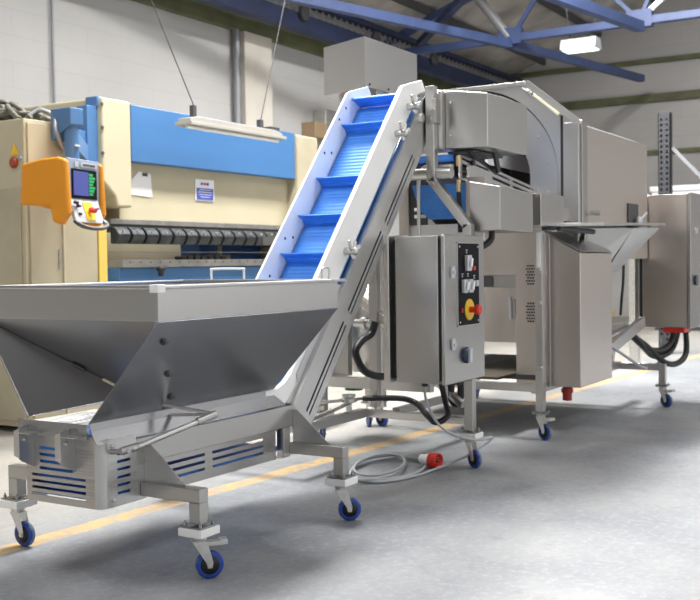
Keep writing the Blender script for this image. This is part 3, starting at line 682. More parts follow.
# conveyor running into the drum
dz = (1.925 - 2.06) / (7.87 - 6.66)
b = MB()
def rail(y0, y1, x0, x1, z_off0, z_off1):
    return [(x0, y0, 2.06 + (x0 - 6.66) * dz + z_off0), (x1, y0, 2.06 + (x1 - 6.66) * dz + z_off0), (x1, y0, 2.06 + (x1 - 6.66) * dz + z_off1), (x0, y0, 2.06 + (x0 - 6.66) * dz + z_off1)]
U = Vector((1, 0, dz)).normalized()
b.slots((6.55, 3.10, 1.93), U, Z_, (0, .01, 0), 1.5, .17, [(.045, .06, [(.05, .5), (.56, 1.0), (1.05, 1.4)]), (.09, .11, [(.04, .5), (.56, .9), (.95, 1.4)]), (.135, .15, [(.04, .5), (.56, .9), (.95, 1.4)])])
b.build('infeed_side_rail', steel_l, tf, .001)
MB().prism(rail(3.16, 0, 6.55, 8.3, -.12, -.02), (0, .30, 0)).build('infeed_slot_backing', navy, tf)  # navy instead of belt blue: shade inside the rail slots is in the colour
MB().prism(rail(3.06, 0, 6.62, 7.0, -.12, -.04), (0, .02, 0)).build('rail_bracket', steel_l, tf, .002)
MB().prism([(7.70, 3.40, 2.24), (8.7, 3.40, 2.26), (8.7, 3.40, 2.12), (7.70, 3.40, 2.13)], (0, .02, 0)).build('white_wear_strip', white_pl, tf)
b = MB(); b.box(6.62, 6.95, 3.14, 3.3, 2.06, 2.12); b.cyl((6.75, 3.14, 2.05), (6.75, 3.08, 2.05), .02); b.build('drive_block', dark_metal, tf)
MB().box(6.52, 6.53, 2.90, 3.04, 1.56, 1.93).build('end_plate', steel_w, tf)
# lower cover box C
c = MB(); c.add([(6.31, 2.70, 1.557), (6.89, 2.70, 1.552), (6.89, 2.92, 1.55), (6.31, 2.92, 1.55), (6.31, 2.70, 1.843), (6.89, 2.70, 1.822), (6.89, 2.92, 1.885), (6.31, 2.92, 1.885)],
                [(0, 3, 2, 1), (4, 5, 6, 7), (0, 1, 5, 4), (1, 2, 6, 5), (2, 3, 7, 6), (3, 0, 4, 7)])
c.build('motor_cover', steel, tf, .004)
MB().tube([(6.40, 2.80, 1.56), (6.39, 2.80, 1.50), (6.33, 2.82, 1.46), (6.25, 2.85, 1.44)], .022, 8).build('hose', black, tf)
MB().box(6.89, 7.0, 2.80, 2.90, 1.6, 1.7).build('cover_bracket', steel, tf)

# power cable with red plug on the floor
pc = thing('power_cable', 'grey cable hanging from the control box and coiled on the floor', 'cable', (5.9, 3.2, 0))
cx = [(5.80, 3.0, .575), (5.80, 2.995, .50), (5.87, 2.97, .36), (5.97, 2.93, .27), (6.08, 2.85, .215), (6.22, 2.80, .19), (6.36, 2.80, .185), (6.38, 2.81, .17), (6.32, 2.83, .14), (6.20, 2.90, .08), (6.12, 3.0, .03), (5.98, 3.04, .012), (5.78, 3.05, .012), (5.55, 3.12, .012), (5.47, 3.25, .012), (5.62, 3.45, .012), (5.9, 3.56, .012), (6.15, 3.56, .012), (6.28, 3.43, .012), (6.20, 3.22, .012), (5.95, 3.10, .018), (5.7, 3.08, .02), (5.50, 3.19, .02), (5.50, 3.36, .02), (5.72, 3.52, .02), (6.05, 3.52, .022), (6.24, 3.40, .022), (6.22, 3.28, .022), (6.16, 3.16, .03)]
MB().tube(cx, .0085, 8, 8).build('cable', grey_cable, pc)
b = MB()
for k, (dx, dy, sc) in enumerate(((0, 0, .96), (.03, -.01, .86))):
    pts = [(5.82 + dx + .40 * sc * math.cos(a) + .05 * math.sin(a), 3.375 + dy + .20 * sc * math.sin(a) + .07 * math.cos(a), .026 + .016 * k) for a in [i * math.pi / 8 for i in range(16)]]
    b.tube(pts, .0085, 8, 4, closed=True)
b.build('cable_coil', grey_cable, pc)
pa = Vector((-.15, -.98, 0)).normalized(); p0 = Vector((6.10, 3.20, .052))
MB().lathe(p0, pa, [(0, .016), (.01, .030), (.07, .038), (.09, .040)], 20).build('plug_body', white_pl, pc)
b = MB(); b.lathe(p0 + pa * .09, pa, [(0, .040), (0, .050), (.065, .050), (.065, .042), (.02, .040)], 24)
k = b.build('plug_collar', red, pc)
b = MB()
for i in range(5):
    a = i * 2 * math.pi / 5; s_ = Vector((-pa.y, pa.x, 0)); q = p0 + pa * .11 + s_ * .02 * math.cos(a) + Z_ * .02 * math.sin(a)
    b.cyl(q, q + pa * .035, .004, n=8)
b.build('plug_pins', galv, k)

# ------------------------------------------------------------------ 3. drum machine
dm = thing('drum_machine', 'large stainless drum machine with chamfered hood, tray and side covers on castors', 'food machine', (8.6, 3.4, 0))
HX = 7.98
# front frame panel with round drum opening (ring built as polygon strips)
cy, cz, ro = 3.656, 2.02, .55
outer = []
def on_outline(a):
    # outline of hood front in (y,z): near wall 2.75, top 2.776, chamfer, far 4.56
    dy, dz_ = math.cos(a), math.sin(a); best = 9
    poly = [(2.75, 1.36), (2.75, 2.43), (3.17, 2.776), (4.14, 2.776), (4.56, 2.43), (4.56, 1.36)]
    for i in range(6):
        (y1, z1), (y2, z2) = poly[i], poly[(i + 1) % 6]
        ex, ez = y2 - y1, z2 - z1; den = dy * ez - dz_ * ex
        if abs(den) < 1e-9: continue
        t_ = ((y1 - cy) * ez - (z1 - cz) * ex) / den; u_ = ((y1 - cy) * dz_ - (z1 - cz) * dy) / den
        if t_ > 0 and -1e-6 <= u_ <= 1 + 1e-6: best = min(best, t_)
    return (cy + dy * best, cz + dz_ * best)
b = MB(); n = 96; vs = []
angs = sorted([2 * math.pi * k / n for k in range(n)] + [math.atan2(z - cz, y - cy) % (2 * math.pi) for y, z in [(2.75, 1.36), (2.75, 2.43), (3.17, 2.776), (4.14, 2.776), (4.56, 2.43), (4.56, 1.36)]])
m = len(angs); rin = .75
for a in angs:
    oy, oz = on_outline(a); ri = min(rin, math.hypot(oy - cy, oz - cz) - .004)
    vs += [(HX, oy, oz), (HX, cy + ri * math.cos(a), cz + ri * math.sin(a))]
fs = [(2 * i, 2 * ((i + 1) % m), 2 * ((i + 1) % m) + 1, 2 * i + 1) for i in range(m)]
b.add(vs, fs); fpn = b.build('front_panel', steel_l, dm); so = fpn.modifiers.new('solid', 'SOLIDIFY'); so.thickness = .03; so.offset = 0
def ring(x0, x1, r0, r1, name, mat, par, yc=cy, zc=cz, n=64):
    b = MB(); vs = []; fs = []
    for k in range(n):
        a = 2 * math.pi * k / n; c_, s_ = math.cos(a), math.sin(a)
        for (x, r) in ((x0, r0), (x0, r1), (x1, r1), (x1, r0)): vs.append((x, yc + c_ * r, zc + s_ * r))
    for k in range(n):
        j = (k + 1) % n
        for q in range(4): fs.append((4 * k + q, 4 * k + (q + 1) % 4, 4 * j + (q + 1) % 4, 4 * j + q))
    b.add(vs, fs, False); o = b.build(name, mat, par); 
    return o
ring(HX + .03, HX + .05, .735, .76, 'drum_seal', black, dm)
ring(HX + .02, HX + .035, .50, .735, 'drum_end_ring', steel_l, dm)
b = MB()
for a in (150, 170, 190, 130):
    q = Vector((HX + .015, cy + .66 * math.cos(R(a)), cz + .66 * math.sin(R(a)))); b.lathe(q, (1, 0, 0), [(0, .006), (.008, .012)], 10)
b.build('ring_bolts', galv, dm)
ring(HX + .04, HX + 1.9, .50, .52, 'drum_barrel', steel, dm)
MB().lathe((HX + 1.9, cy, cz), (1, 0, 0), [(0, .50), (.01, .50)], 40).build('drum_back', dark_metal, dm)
# hood shell: chamfers, top, walls
HX1 = 9.95
def slab(pts, t, name, mat): return sheet(pts, t, name, mat, dm, .003)
slab([(HX + .16, 2.75, 1.36), (HX1, 2.75, 1.36), (HX1, 2.75, 2.43), (HX + .16, 2.75, 2.43)], -.01, 'hood_side_wall', steel_w)
prf = [(2.75, 2.43), (3.17, 2.776), (4.14, 2.776), (4.56, 2.43)]
for i, nm in enumerate(('hood_chamfer', 'hood_top', 'hood_chamfer')):
    (ya_, za_), (yb_, zb_) = prf[i], prf[i + 1]
    slab([(HX + .015, ya_, za_), (HX + .17, ya_, za_), (HX + .17, yb_, zb_), (HX + .015, yb_, zb_)], -.01, nm, steel_l)
b = MB(); b.px([(2.76, 2.30)] + list(prf) + [(4.55, 2.30)], HX + .155, HX + .168); b.build('hood_rear_flange', steel, dm)
dome = [(2.76, 2.43), (2.92, 2.505), (3.15, 2.575), (3.40, 2.61), (3.655, 2.62), (3.91, 2.61), (4.16, 2.575), (4.39, 2.505), (4.55, 2.43)]
b = MB(); b.px(dome, HX + .168, HX1); b.build('drum_cover', steel_l, dm, .003)
slab([(HX + .02, 4.56, 2.43), (HX1, 4.56, 2.43), (HX1, 4.56, 1.36), (HX + .02, 4.56, 1.36)], -.01, 'hood_side_wall', steel_l)
b = MB(); b.px([(2.76, 1.36), (2.76, 2.425), (4.55, 2.425), (4.55, 1.36)], HX1 - .01, HX1); b.build('hood_end_wall', steel, dm)
# rolled drum cover showing above the side wall
b = MB(); vs = []
for k in range(13):
    a = R(95 + 70 * k / 12); vs += [(HX + .5, 3.35 + .62 * math.cos(a), 2.13 + .62 * math.sin(a)), (HX1 - .2, 3.35 + .62 * math.cos(a), 2.13 + .62 * math.sin(a))]
# corner frame and edge strips
MB().box(HX - .02, HX + .03, 2.865, 2.885, 1.65, 2.50).build('door_gap', black, dm)
MB().box(HX - .03, HX + .02, 2.735, 2.86, 1.60, 2.44).build('corner_frame', steel_l, dm, .004)
MB().box(HX + .03, HX + .16, 2.725, 2.75, 1.60, 2.46).build('corner_frame', steel, dm, .004)
MB().bar((HX - .02, 2.74, 2.44), (HX - .02, 3.17, 2.79), .05, .03, (1, 0, 0)).build('edge_strip', steel_l, dm, .003)
MB().bar((HX - .02, 3.17, 2.785), (HX - .02, 4.14, 2.785), .05, .03).build('edge_strip', steel_l, dm, .003)
MB().bar((HX - .045, 2.885, 2.505), (HX - .045, 3.10, 2.685), .022, .028, (1, 0, 0)).build('seal_rod', cream_rod, dm, .004)
b = MB(); b.cyl((HX - .05, 3.11, 2.69), (HX - .05, 3.19, 2.74), .014); b.ball((HX - .05, 3.14, 2.71), .022); b.build('rod_catch', galv, dm)
b = MB(); b.cyl((8.10, 2.70, 1.735), (8.32, 2.70, 1.735), .02); b.cyl((8.12, 2.75, 1.735), (8.12, 2.70, 1.735), .012); b.cyl((8.28, 2.75, 1.735), (8.28, 2.70, 1.735), .012); b.build('door_handle', steel_l, dm)
b = MB(); b.ball((9.5, 2.70, 1.70), .05, sq=(1, .6, 1)); b.cyl((9.5, 2.70, 1.70), (9.6, 2.66, 1.78), .012); b.build('crank_knob', silver_pl, dm)
MB().box(9.30, 9.60, 2.735, 2.75, 1.60, 1.86).build('inspection_window', dark_metal, dm, .004)
# cover D next to the corner
MB().box(7.04, 7.52, 2.70, 2.78, 1.607, 1.835).build('small_cover', steel, dm, .004)
MB().box(7.06, 7.50, 2.78, 2.95, 1.62, 1.82).build('cover_back', steel_l, dm, .004)
MB().box(7.50, HX + .02, 2.80, 2.90, 1.66, 1.76).build('cover_arm', steel, dm)
# main legs
GX, GY = 7.45, 2.87
MB().box(GX - .03, GX + .03, GY - .03, GY + .03, .212, 1.58).build('leg', steel_l, dm, .003)
castor(dm, GX, GY, .212, R(-112), brake=True, block=False)
MB().box(GX - .045, GX - .03, GY - .02, GY + .01, 1.30, 1.565).build('white_bar', white_pl, dm, .003)
for z in (1.29, 1.04, .55): MB().lathe((GX - .05, GY - .01, z), (1, 0, 0), [(0, .012), (.02, .018)], 12).build('leg_bolt', galv, dm)
MB().box(GX - .03, GX + .03, GY + .03, 4.40, .36, .42).build('base_beam', steel_l, dm, .003)
MB().box(GX + .03, 9.62, 2.90, 2.96, .34, .40).build('base_beam', steel, dm, .003)
MB().box(9.57, 9.63, 2.49, 4.40, .335, .395).build('base_beam', steel, dm, .003)
MB().box(9.57, 9.63, 2.49, 2.55, .20, .335).build('leg', steel, dm, .003)
MB().bar((9.6, 3.0, .39), (9.6, 2.98, .62), .05, .07).build('stub_post', steel_w, dm, .003)
MB().box(8.9, 10.2, 2.98, 3.06, .56, .66).build('upper_beam', steel, dm, .003)
castor(dm, 9.6, 2.52, .205, R(-112), brake=True, block=False)
for (x, y) in ((9.6, 4.37), (7.45, 4.37)):
    MB().box(x - .03, x + .03, y - .03, y + .03, .205, .36).build('leg', steel, dm, .003)
    castor(dm, x, y, .205, R(200), block=False)
b = MB(); b.box(GX + .4, 9.5, 3.0, 4.3, .40, .44); b.build('drip_tray', dark_metal, dm)
# side cover E
e = MB(); ex0, ex1 = 7.585, 8.355
e.px([(2.60, .39), (2.60, 1.407), (2.85, 1.553), (2.85, .39)], ex0, ex1)
e.build('side_cover', steel_w, dm, .006)
MB().box(ex0 - .005, ex0 + .02, 2.84, 2.87, .385, 1.55).build('cover_edge', steel_l, dm, .003)
# discharge tray and chutes
t_ = MB(); t_.prism([(7.50, 2.86, 1.61), (7.66, 2.44, 1.61), (9.42, 2.44, 1.655), (9.6, 2.74, 1.655), (7.50, 2.90, 1.62)], (0, 0, .022)); t_.build('discharge_tray', steel_l, dm, .003)
sheet([(7.50, 2.90, 1.60), (8.36, 2.90, 1.60), (8.36, 2.60, 1.42), (7.60, 2.60, 1.42)], .004, 'chute_sheet', steel, dm)
sheet([(8.0, 2.90, 1.61), (8.5, 2.46, 1.61), (8.45, 2.68, 1.28), (8.2, 2.85, 1.28)], .004, 'chute_sheet', steel, dm)
sheet([(8.5, 2.46, 1.61), (9.30, 2.46, 1.63), (8.75, 2.68, 1.25), (8.45, 2.68, 1.25)], .004, 'chute_sheet', steel_l, dm)
sheet([(9.30, 2.46, 1.63), (9.5, 2.8, 1.63), (8.9, 2.88, 1.25), (8.75, 2.68, 1.25)], .004, 'chute_sheet', steel, dm)
b = MB(); b.box(7.52, 7.60, 2.80, 2.88, 1.585, 1.635); b.cyl((7.6, 2.78, 1.60), (8.2, 2.70, 1.58), .02); b.build('tray_hinge', dark_metal, dm, .003)
b = MB()
# rear casing parts seen between the control box and the leg
b.px([(3.62, 1.245), (3.62, 1.66), (2.95, 1.60), (2.95, 1.50), (3.225, 1.245)], 7.90, 7.93); b.build('upper_casing', steel_w, dm, .004)
b = MB(); b.px([(3.235, .36), (3.235, 1.24), (2.96, 1.49), (2.90, 1.49), (2.90, .36)], 7.86, 8.6); lc = b.build('lower_casing', steel_w, dm, .004)
for z0 in (1.17, .87):
    b = MB()
    for i in range(4):
        for j in range(7): b.lathe((7.852, 3.06 + i * .022 + (j % 2) * .011, z0 + j * .024), (1, 0, 0), [(0, .0075), (.009, .0075)], 8)
    b.build('vent_grille', black, lc)
MB().box(7.84, 7.86, 2.985, 3.03, .56, .72).build('socket', black, lc, .008)
b = MB(); b.box(7.92, 7.95, 3.235, 3.60, 1.14, 1.24); b.build('casing_strip', steel, dm, .003)
MB().box(7.905, 7.922, 3.46, 3.60, 1.145, 1.235).build('dark_window', dark_metal, dm)
b = MB(); b.box(8.05, 8.07, 3.235, 3.80, .68, 1.14); k = b.build('recessed_panel', steel_w, dm)
b = MB(); b.box(8.02, 8.05, 3.31, 3.37, .90, 1.04); b.cyl((8.0, 3.34, .88), (8.0, 3.34, 1.06), .014); b.build('latch', silver_pl, k, .003)
b = MB(); b.box(GX + .05, 9.4, 3.24, 3.75, .43, .45); b.build('deck_plate', nmat('deck_brown', (.10, .085, .065), .6, .3), dm)
MB().box(7.35, 7.41, 3.62, 3.68, .42, 1.45).build('upright', steel, dm)
# main motor casing behind: fills between the upper casing and drum
MB().box(8.0, 9.8, 2.96, 4.4, 1.30, 1.36).build('bed_frame', steel, dm)
MB().box(7.93, 8.0, 3.0, 4.3, 1.30, 1.62).build('bed_front', steel_w, dm)
MB().box(8.63, 9.7, 2.90, 2.93, .66, .76).build('bed_side', steel, dm)
MB().box(8.9, 9.7, 3.30, 4.2, .66, 1.2).build('motor_block', dark_metal, dm, .03)
b = MB(); b.cyl((8.95, 2.95, 1.0), (8.95, 3.15, 1.0), .09); b.ball((8.95, 2.92, 1.05), .07); b.build('green_pump', green_pl, dm)
MB().box(8.8, 9.25, 2.85, 3.1, .84, .90).build('ochre_block', wood_m, dm, .01)
b = MB(); b.cyl((8.9, 2.90, .74), (9.3, 2.90, .66), .05); b.cyl((8.75, 2.88, .60), (9.35, 2.78, .70), .06); b.build('geared_motor', steel, dm)
b = MB(); b.bar((8.55, 2.75, .55), (9.6, 2.70, .78), .05, .10); b.build('support_arm', steel_l, dm, .004)
MB().tube([(9.35, 2.8, 1.30), (9.2, 2.76, 1.15), (9.15, 2.76, 1.0), (9.25, 2.8, .86)], .012, 8).build('hose', black, dm)
b = MB(); b.cyl((7.70, 2.75, .39), (7.70, 2.75, .355), .036); b.cyl((7.70, 2.75, .365), (7.70, 2.75, .335), .046); b.cyl((7.70, 2.75, .335), (7.70, 2.75, .275), .036); b.build('red_socket', dkred, dm)
# right control box F
fb = MB().box(9.985, 10.42, 2.39, 2.81, .705, 1.965).build('control_box', steel_w, dm, .004)
MB().box(9.96, 10.44, 2.35, 2.382, .70, 1.975).build('door', steel, fb, .005)
MB().box(9.99, 10.41, 2.382, 2.39, .72, 1.955).build('door_seal', black, fb)
MB().box(9.96, 10.42, 2.835, 2.875, .70, 1.98).build('mounting_plate', steel_l, fb, .004)
MB().box(9.99, 10.41, 2.81, 2.835, .72, 1.955).build('gap_strip', black, fb)
b = MB(); b.cyl((10.15, 2.335, 1.62), (10.15, 2.35, 1.62), .03); b.build('door_lock', silver_pl, fb)
b = MB(); b.cyl((10.13, 2.33, 1.15), (10.13, 2.35, 1.15), .05); b.build('main_switch', navy_sw, fb)
b = MB(); b.box(10.0, 10.22, 2.42, 2.62, .655, .705); b.build('red_connector', red, fb, .008)
b = MB(); b.box(10.22, 10.34, 2.44, 2.60, .64, .705); b.build('brown_connector', nmat('brown_connector_plastic', (.25, .11, .04), .5), fb, .006)
for pts in ([(9.35, 2.78, .74), (9.45, 2.72, .62), (9.62, 2.66, .53), (9.85, 2.60, .50), (10.05, 2.56, .56), (10.10, 2.54, .66)],
            [(9.30, 2.74, .72), (9.42, 2.68, .60), (9.70, 2.64, .46), (9.92, 2.58, .45), (10.12, 2.55, .52), (10.16, 2.52, .66)],
            [(9.25, 2.76, .70), (9.50, 2.66, .58), (9.78, 2.56, .40), (10.02, 2.50, .36), (10.22, 2.46, .44), (10.22, 2.46, .66)]):
    MB().tube(pts, .028, 10).build('hose', black, dm)
MB().tube([(8.70, 2.72, .62), (9.10, 2.68, .48), (9.50, 2.66, .36), (9.80, 2.64, .35), (9.98, 2.64, .42), (10.0, 2.64, .60)], .013, 8).build('hose', grey_cable, dm)

# ------------------------------------------------------------------ 4. press brake
pr = thing('press_brake', 'large cream and blue press brake against the left wall', 'press brake', (9.4, 8.3, 0))
MB().box(8.03, 10.965, 7.42, 7.56, 2.425, 3.00).build('blue_beam_cover', press_blue, pr, .006)
MB().box(7.98, 11.0, 7.56, 7.80, 1.84, 2.98).build('ram', cream, pr, .006)
b = MB(); b.py([(7.60, 3.02), (8.005, 3.02), (8.005, 1.95), (7.80, 1.95), (7.77, 2.05), (7.60, 2.2)], 7.40, 8.9); b.build('side_frame', cream, pr, .02)
MB().box(7.55, 7.78, 7.56, 8.9, .0, 2.2).build('side_frame_foot', cream_d, pr, .02)
b = MB()
for z in (2.95, 2.72, 2.47): b.lathe((7.60, 7.392, z), (0, 1, 0), [(0, .018), (.01, .02)], 10)
b.build('frame_bolts', dark_metal, pr)
b = MB(); b.py([(10.99, 2.985), (11.47, 2.985), (11.47, 0), (11.25, 0), (11.25, 1.9), (11.0, 1.95)], 7.40, 8.9); b.build('side_frame', cream_d, pr, .02)
MB().box(7.80, 11.2, 7.50, 7.58, 1.785, 1.84).build('clamp_rail', bed_m, pr, .004)
MB().box(7.80, 11.2, 7.52, 7.58, 1.70, 1.785).build('tool_rail', dark_metal, pr, .004)
first = None
for i in range(16):
    x = 7.80 + i * .213
    b = MB(); b.px([(7.52, -.04), (7.45, -.04), (7.42, 0), (7.40, .05), (7.43, .10), (7.47, .13), (7.52, .13)], 0, .182)
    for v in b.v: v.x += x; v.z += 1.625
    c0 = b.build('tool_clamp', clamp_m, pr, .012)
    b = MB(); b.box(x + .035, x + .135, 7.42, 7.43, 1.675, 1.69); b.cyl((x + .085, 7.41, 1.715), (x + .085, 7.44, 1.715), .015, n=10); b.build('clamp_screw', galv, c0)
MB().box(7.80, 11.2, 7.46, 7.56, 1.50 + .0, 1.505).build('light_gap_plate', bed_m, pr)
MB().box(7.79, 11.24, 7.35, 7.75, 1.345, 1.42).build('table_top', bed_m, pr, .005)
b = MB()
for i in range(22): b.lathe((7.9 + i * .15, 7.343, 1.395), (0, 1, 0), [(0, .008), (.008, .008)], 8)
b.build('table_bolts', dark_metal, pr)
MB().box(7.79, 11.24, 7.40, 7.75, .15, 1.34).build('table_apron', press_blue, pr, .005)
MB().box(7.80, 11.24, 8.6, 8.66, .9, 2.2).build('back_plate', cream_d, pr)
MB().box(9.95, 11.2, 8.15, 8.45, 1.25, 1.72).build('back_gauge', deep_blue, pr, .01)
b = MB(); b.box(10.02, 10.3, 7.95, 8.1, 1.42, 1.48); b.cyl((10.16, 8.0, 1.48), (10.16, 8.0, 1.62), .025); b.build('gauge_finger', cream_d, pr)
b = MB()
for i in range(7): b.box(9.0 + i * .12, 9.09 + i * .12, 7.62, 7.72, 1.42, 1.46 + .012 * (i % 3))
b.build('bending_tools', dark_metal, pr, .008)
# knob on table near hopper corner
MB().lathe((8.30, 7.30, 1.25), (0, 0, 1), [(0, .03), (.05, .03), (.055, .045), (.09, .045), (.10, .02)], 14).build('black_knob', black, pr)
pr.location.x -= .10
# blue bracket with arm
b = MB(); b.box(7.36, 7.60, 7.46, 7.60, 2.30, 2.93); b.box(7.48, 7.60, 7.44, 7.60, 2.93, 3.03); b.box(7.24, 7.36, 7.48, 7.6, 2.30, 2.68); b.build('arm_bracket', arm_blue, pr, .006)
MB().bar((6.22, 6.50, 2.42), (7.36, 7.52, 2.46), .10, .16).build('swing_arm', arm_blue, pr, .006)
hb = MB(); hb.px([(6.37, 2.52), (6.37, 2.66), (6.60, 2.66), (6.60, 2.40)], 6.10, 6.245); hb.build('arm_head', arm_blue, pr, .008)
MB().cyl((6.175, 6.44, 2.10), (6.175, 6.44, 2.53), .060, n=24).build('arm_post', arm_blue, pr)
MB().box(6.15, 6.20, 6.37, 6.38, 2.345, 2.36).build('post_clip', white_cab, pr)
# pendant (rotated)
pd = bpy.data.objects.new('control_pendant', None); COL.objects.link(pd)
tag(pd, 'orange control pendant with colour screen hanging from the blue arm', 'control panel')
pd.location = (5.90, 6.02, 1.66)
def pbox(mb, *a): return mb.box(*a)
# local coordinates: x along the screen face, -y towards the operator
off = Vector(pd.location)
def P_(b):
    for v in b.v: v += off
    return b
b = MB(); pts = [(-.24, .02), (-.24, .50), (-.22, .56), (.02, .56), (.20, .40), (.20, .02)]
b.px([(-.04, 0.04), (-.02, .50), (.05, .53), (.20, .52), (.38, .48), (.40, .12), (.20, .10), (.13, .09), (.11, -.04), (.02, -.07)], -.235, -.18); P_(b).build('left_shell', orange, pd, .02)
b = MB(); b.px([(-.04, 0.04), (-.02, .50), (.05, .53), (.20, .52), (.22, .06), (.20, -.04), (.02, -.07)], .205, .25); P_(b).build('right_shell', orange, pd, .02)
b = MB(); b.px([(.03, .03), (.03, .52), (.20, .52), (.38, .46), (.40, .14), (.18, .08)], -.18, .205); P_(b).build('rear_shell', orange, pd, .012)
b = MB(); b.prism([(-.18, .0, .04), (.205, .0, .04), (.205, .0, .525), (-.18, .0, .525)], (0, .03, 0)); fa = P_(b).build('face_plate', grey_pl, pd, .004)
b = MB(); b.box(-.14, .165, -.008, 0, .175, .435); P_(b).build('screen_bezel', black_pl, fa)
b = MB(); b.box(-.125, .055, -.012, -.008, .20, .415); P_(b).build('screen', screen_m, fa)
b = MB()
for i in range(7): b.box(.065, .065 + .045 + .015 * ((i * 7) % 3), -.012, -.008, .208 + i * .029, .230 + i * .029)
P_(b).build('screen_readout', screen_g, fa)
b = MB(); b.box(-.03, .17, -.006, 0, .455, .50); P_(b).build('name_strip', silver_pl, fa)
b = MB()
for i in range(9): b.box(.0 + i * .017, .011 + i * .017, -.009, -.006, .468, .487)
P_(b).build('name_lettering', nmat('lettering_dark', (.1, .1, .12), .5), fa)
b = MB(); b.box(-.10, -.06, -.006, 0, .452, .50); P_(b).build('emblem', silver_pl, fa)
b = MB(); b.prism([(-.165, .0, .17), (.185, .0, .17), (.185, -.06, -.04), (-.165, -.06, -.04)], (0, .03, 0)); P_(b).build('lower_panel', silver_pl, pd, .004)
b = MB(); b.prism([(-.03, -.008, .145), (.08, -.008, .145), (.08, -.055, -.02), (-.03, -.055, -.02)], (0, -.006, 0)); P_(b).build('stop_backplate', yellow, pd)
b = MB(); b.lathe((.025, -.09, .065), (0, 1, .3), [(0, .022), (.015, .028), (.05, .02)], 16); P_(b).build('stop_button', red, pd)
b = MB()
for (x, z) in ((-.11, .10), (-.14, .13), (-.10, .03)): b.lathe((x, -.055, z), (0, 1, .2), [(0, .012), (.02, .016), (.03, .016)], 12)
P_(b).build('push_buttons', navy_sw, pd)
b = MB(); b.lathe((-.12, -.045, .125), (0, 1, .2), [(0, .010), (.02, .013)], 12); P_(b).build('red_button', red, pd)
b = MB(); b.lathe((.135, -.04, .09), (0, 1, .2), [(0, .012), (.02, .02), (.03, .02)], 12); P_(b).build('override_knob', grey_pl, pd)
b = MB(); b.tube([(-.16, -.04, -.03), (-.14, -.09, -.075), (-.04, -.11, -.095), (.08, -.11, -.09), (.17, -.09, -.06), (.185, -.05, -.02)], .02, 8); P_(b).build('handle', dark_metal, pd)
pd.rotation_euler = (0, 0, R(12)); pd.scale = (1.10, 1, .87); pd.location.z = 1.735; pd.location.x -= .02

# papers
o = MB().prism([(8.02, 7.555, 2.10), (8.37, 7.555, 2.085), (8.35, 7.555, 2.33), (8.17, 7.555, 2.345), (8.04, 7.555, 2.23)], (0, -.004, 0)).build('paper_sheet', paper)
tag(o, 'white sheet of paper with a folded corner taped on the cream press ram', 'paper')
sg = thing('notice_sign', 'small white and blue notice on the cream press ram', 'sign', (9.24, 7.555, 2.09))
MB().box(9.075, 9.405, 7.548, 7.558, 2.085, 2.325).build('sign_board', paper, sg)
MB().box(9.095, 9.385, 7.544, 7.548, 2.095, 2.225).build('blue_field', notice_blue, sg)
b = MB(); b.box(9.17, 9.21, 7.544, 7.548, 2.26, 2.29); b.box(9.27, 9.31, 7.544, 7.548, 2.26, 2.29); b.build('dark_symbol', notice_blue, sg)
b = MB(); b.box(9.22, 9.26, 7.544, 7.548, 2.262, 2.288); b.build('red_symbol', red, sg)
b = MB()
for i, w in enumerate((.20, .24, .22, .16)): b.box(9.24 - w / 2, 9.24 + w / 2, 7.541, 7.544, 2.205 - i * .027, 2.211 - i * .027)
b.build('text_lines', paper, sg)
tag(MB().box(8.22, 8.30, 7.547, 7.551, 2.30, 2.335).build('label_tag', dark_metal), 'small dark tag stuck on the top of the taped paper sheet', 'tag')

# cream electrical cabinet
cab = thing('electrical_cabinet', 'tall cream electrical cabinet left of the orange control pendant', 'cabinet', (6.2, 7.1, 0))
MB().py([(5.83, .05), (6.62, .05), (6.62, 2.05), (6.26, 2.20), (6.26, 2.56), (5.83, 2.56)], 6.62, 8.2).build('body', cream, cab, .008)
b = MB(); b.box(5.86, 6.23, 6.604, 6.62, 2.08, 2.53); b.build('upper_panel', cream, cab, .004)
b = MB(); b.box(5.86, 6.20, 6.60, 6.62, .1, 2.05); dr = b.build('door', cream_d, cab, .006)
MB().box(6.15, 6.17, 6.59, 6.60, 1.35, 1.5).build('door_handle', galv, dr)
b = MB(); b.box(6.22, 6.60, 6.60, 6.62, .1, 2.05); b.build('door', cream_d, cab, .006)
MB().box(6.20, 6.222, 6.585, 6.62, .05, 2.07).build('door_post', cream, cab, .004)
MB().box(5.86, 6.60, 6.585, 6.62, 2.05, 2.08).build('door_lintel', cream, cab, .004)
MB().box(6.62, 6.72, 6.60, 6.75, .05, 1.75).build('yellow_post', nmat('post_yellow', (.75, .55, .12), .5), cab, .006)
MB().lathe((5.80, 6.73, 2.21), (1, 0, 0), [(0, .03), (.01, .045), (.03, .045)], 20).build('rotary_switch', nmat('brown_red', (.35, .05, .02), .4), cab)
MB().prism([(5.826, 6.68, 2.27), (5.826, 6.77, 2.27), (5.826, 6.725, 2.37)], (-.003, 0, 0)).build('warning_label', yellow, cab)
MB().lathe((5.81, 6.655, 2.24), (1, 0, 0), [(0, .012), (.02, .018)], 12).build('indicator', grey_pl, cab)
MB().box(5.81, 5.83, 6.66, 7.5, .1, 2.0).build('side_door', cream_d, cab, .006)
bd = MB()
for k in range(16):
    x0 = 6.03 + random.random() * .12; yy = 6.64 + random.random() * .6; pts = []
    for j in range(9): pts.append((x0 + .17 * math.sin(j * .9 + k) * (.5 + random.random() * .5), yy + j * .10 - .05, 2.575 + (.06 + .15 * random.random()) * math.sin(math.pi * j / 8)))
    bd.tube(pts, .022, 6, 4)
tag(bd.build('cable_bundle', bundle_m), 'tangled bundle of dark cables lying on top of the cream cabinet', 'cables')
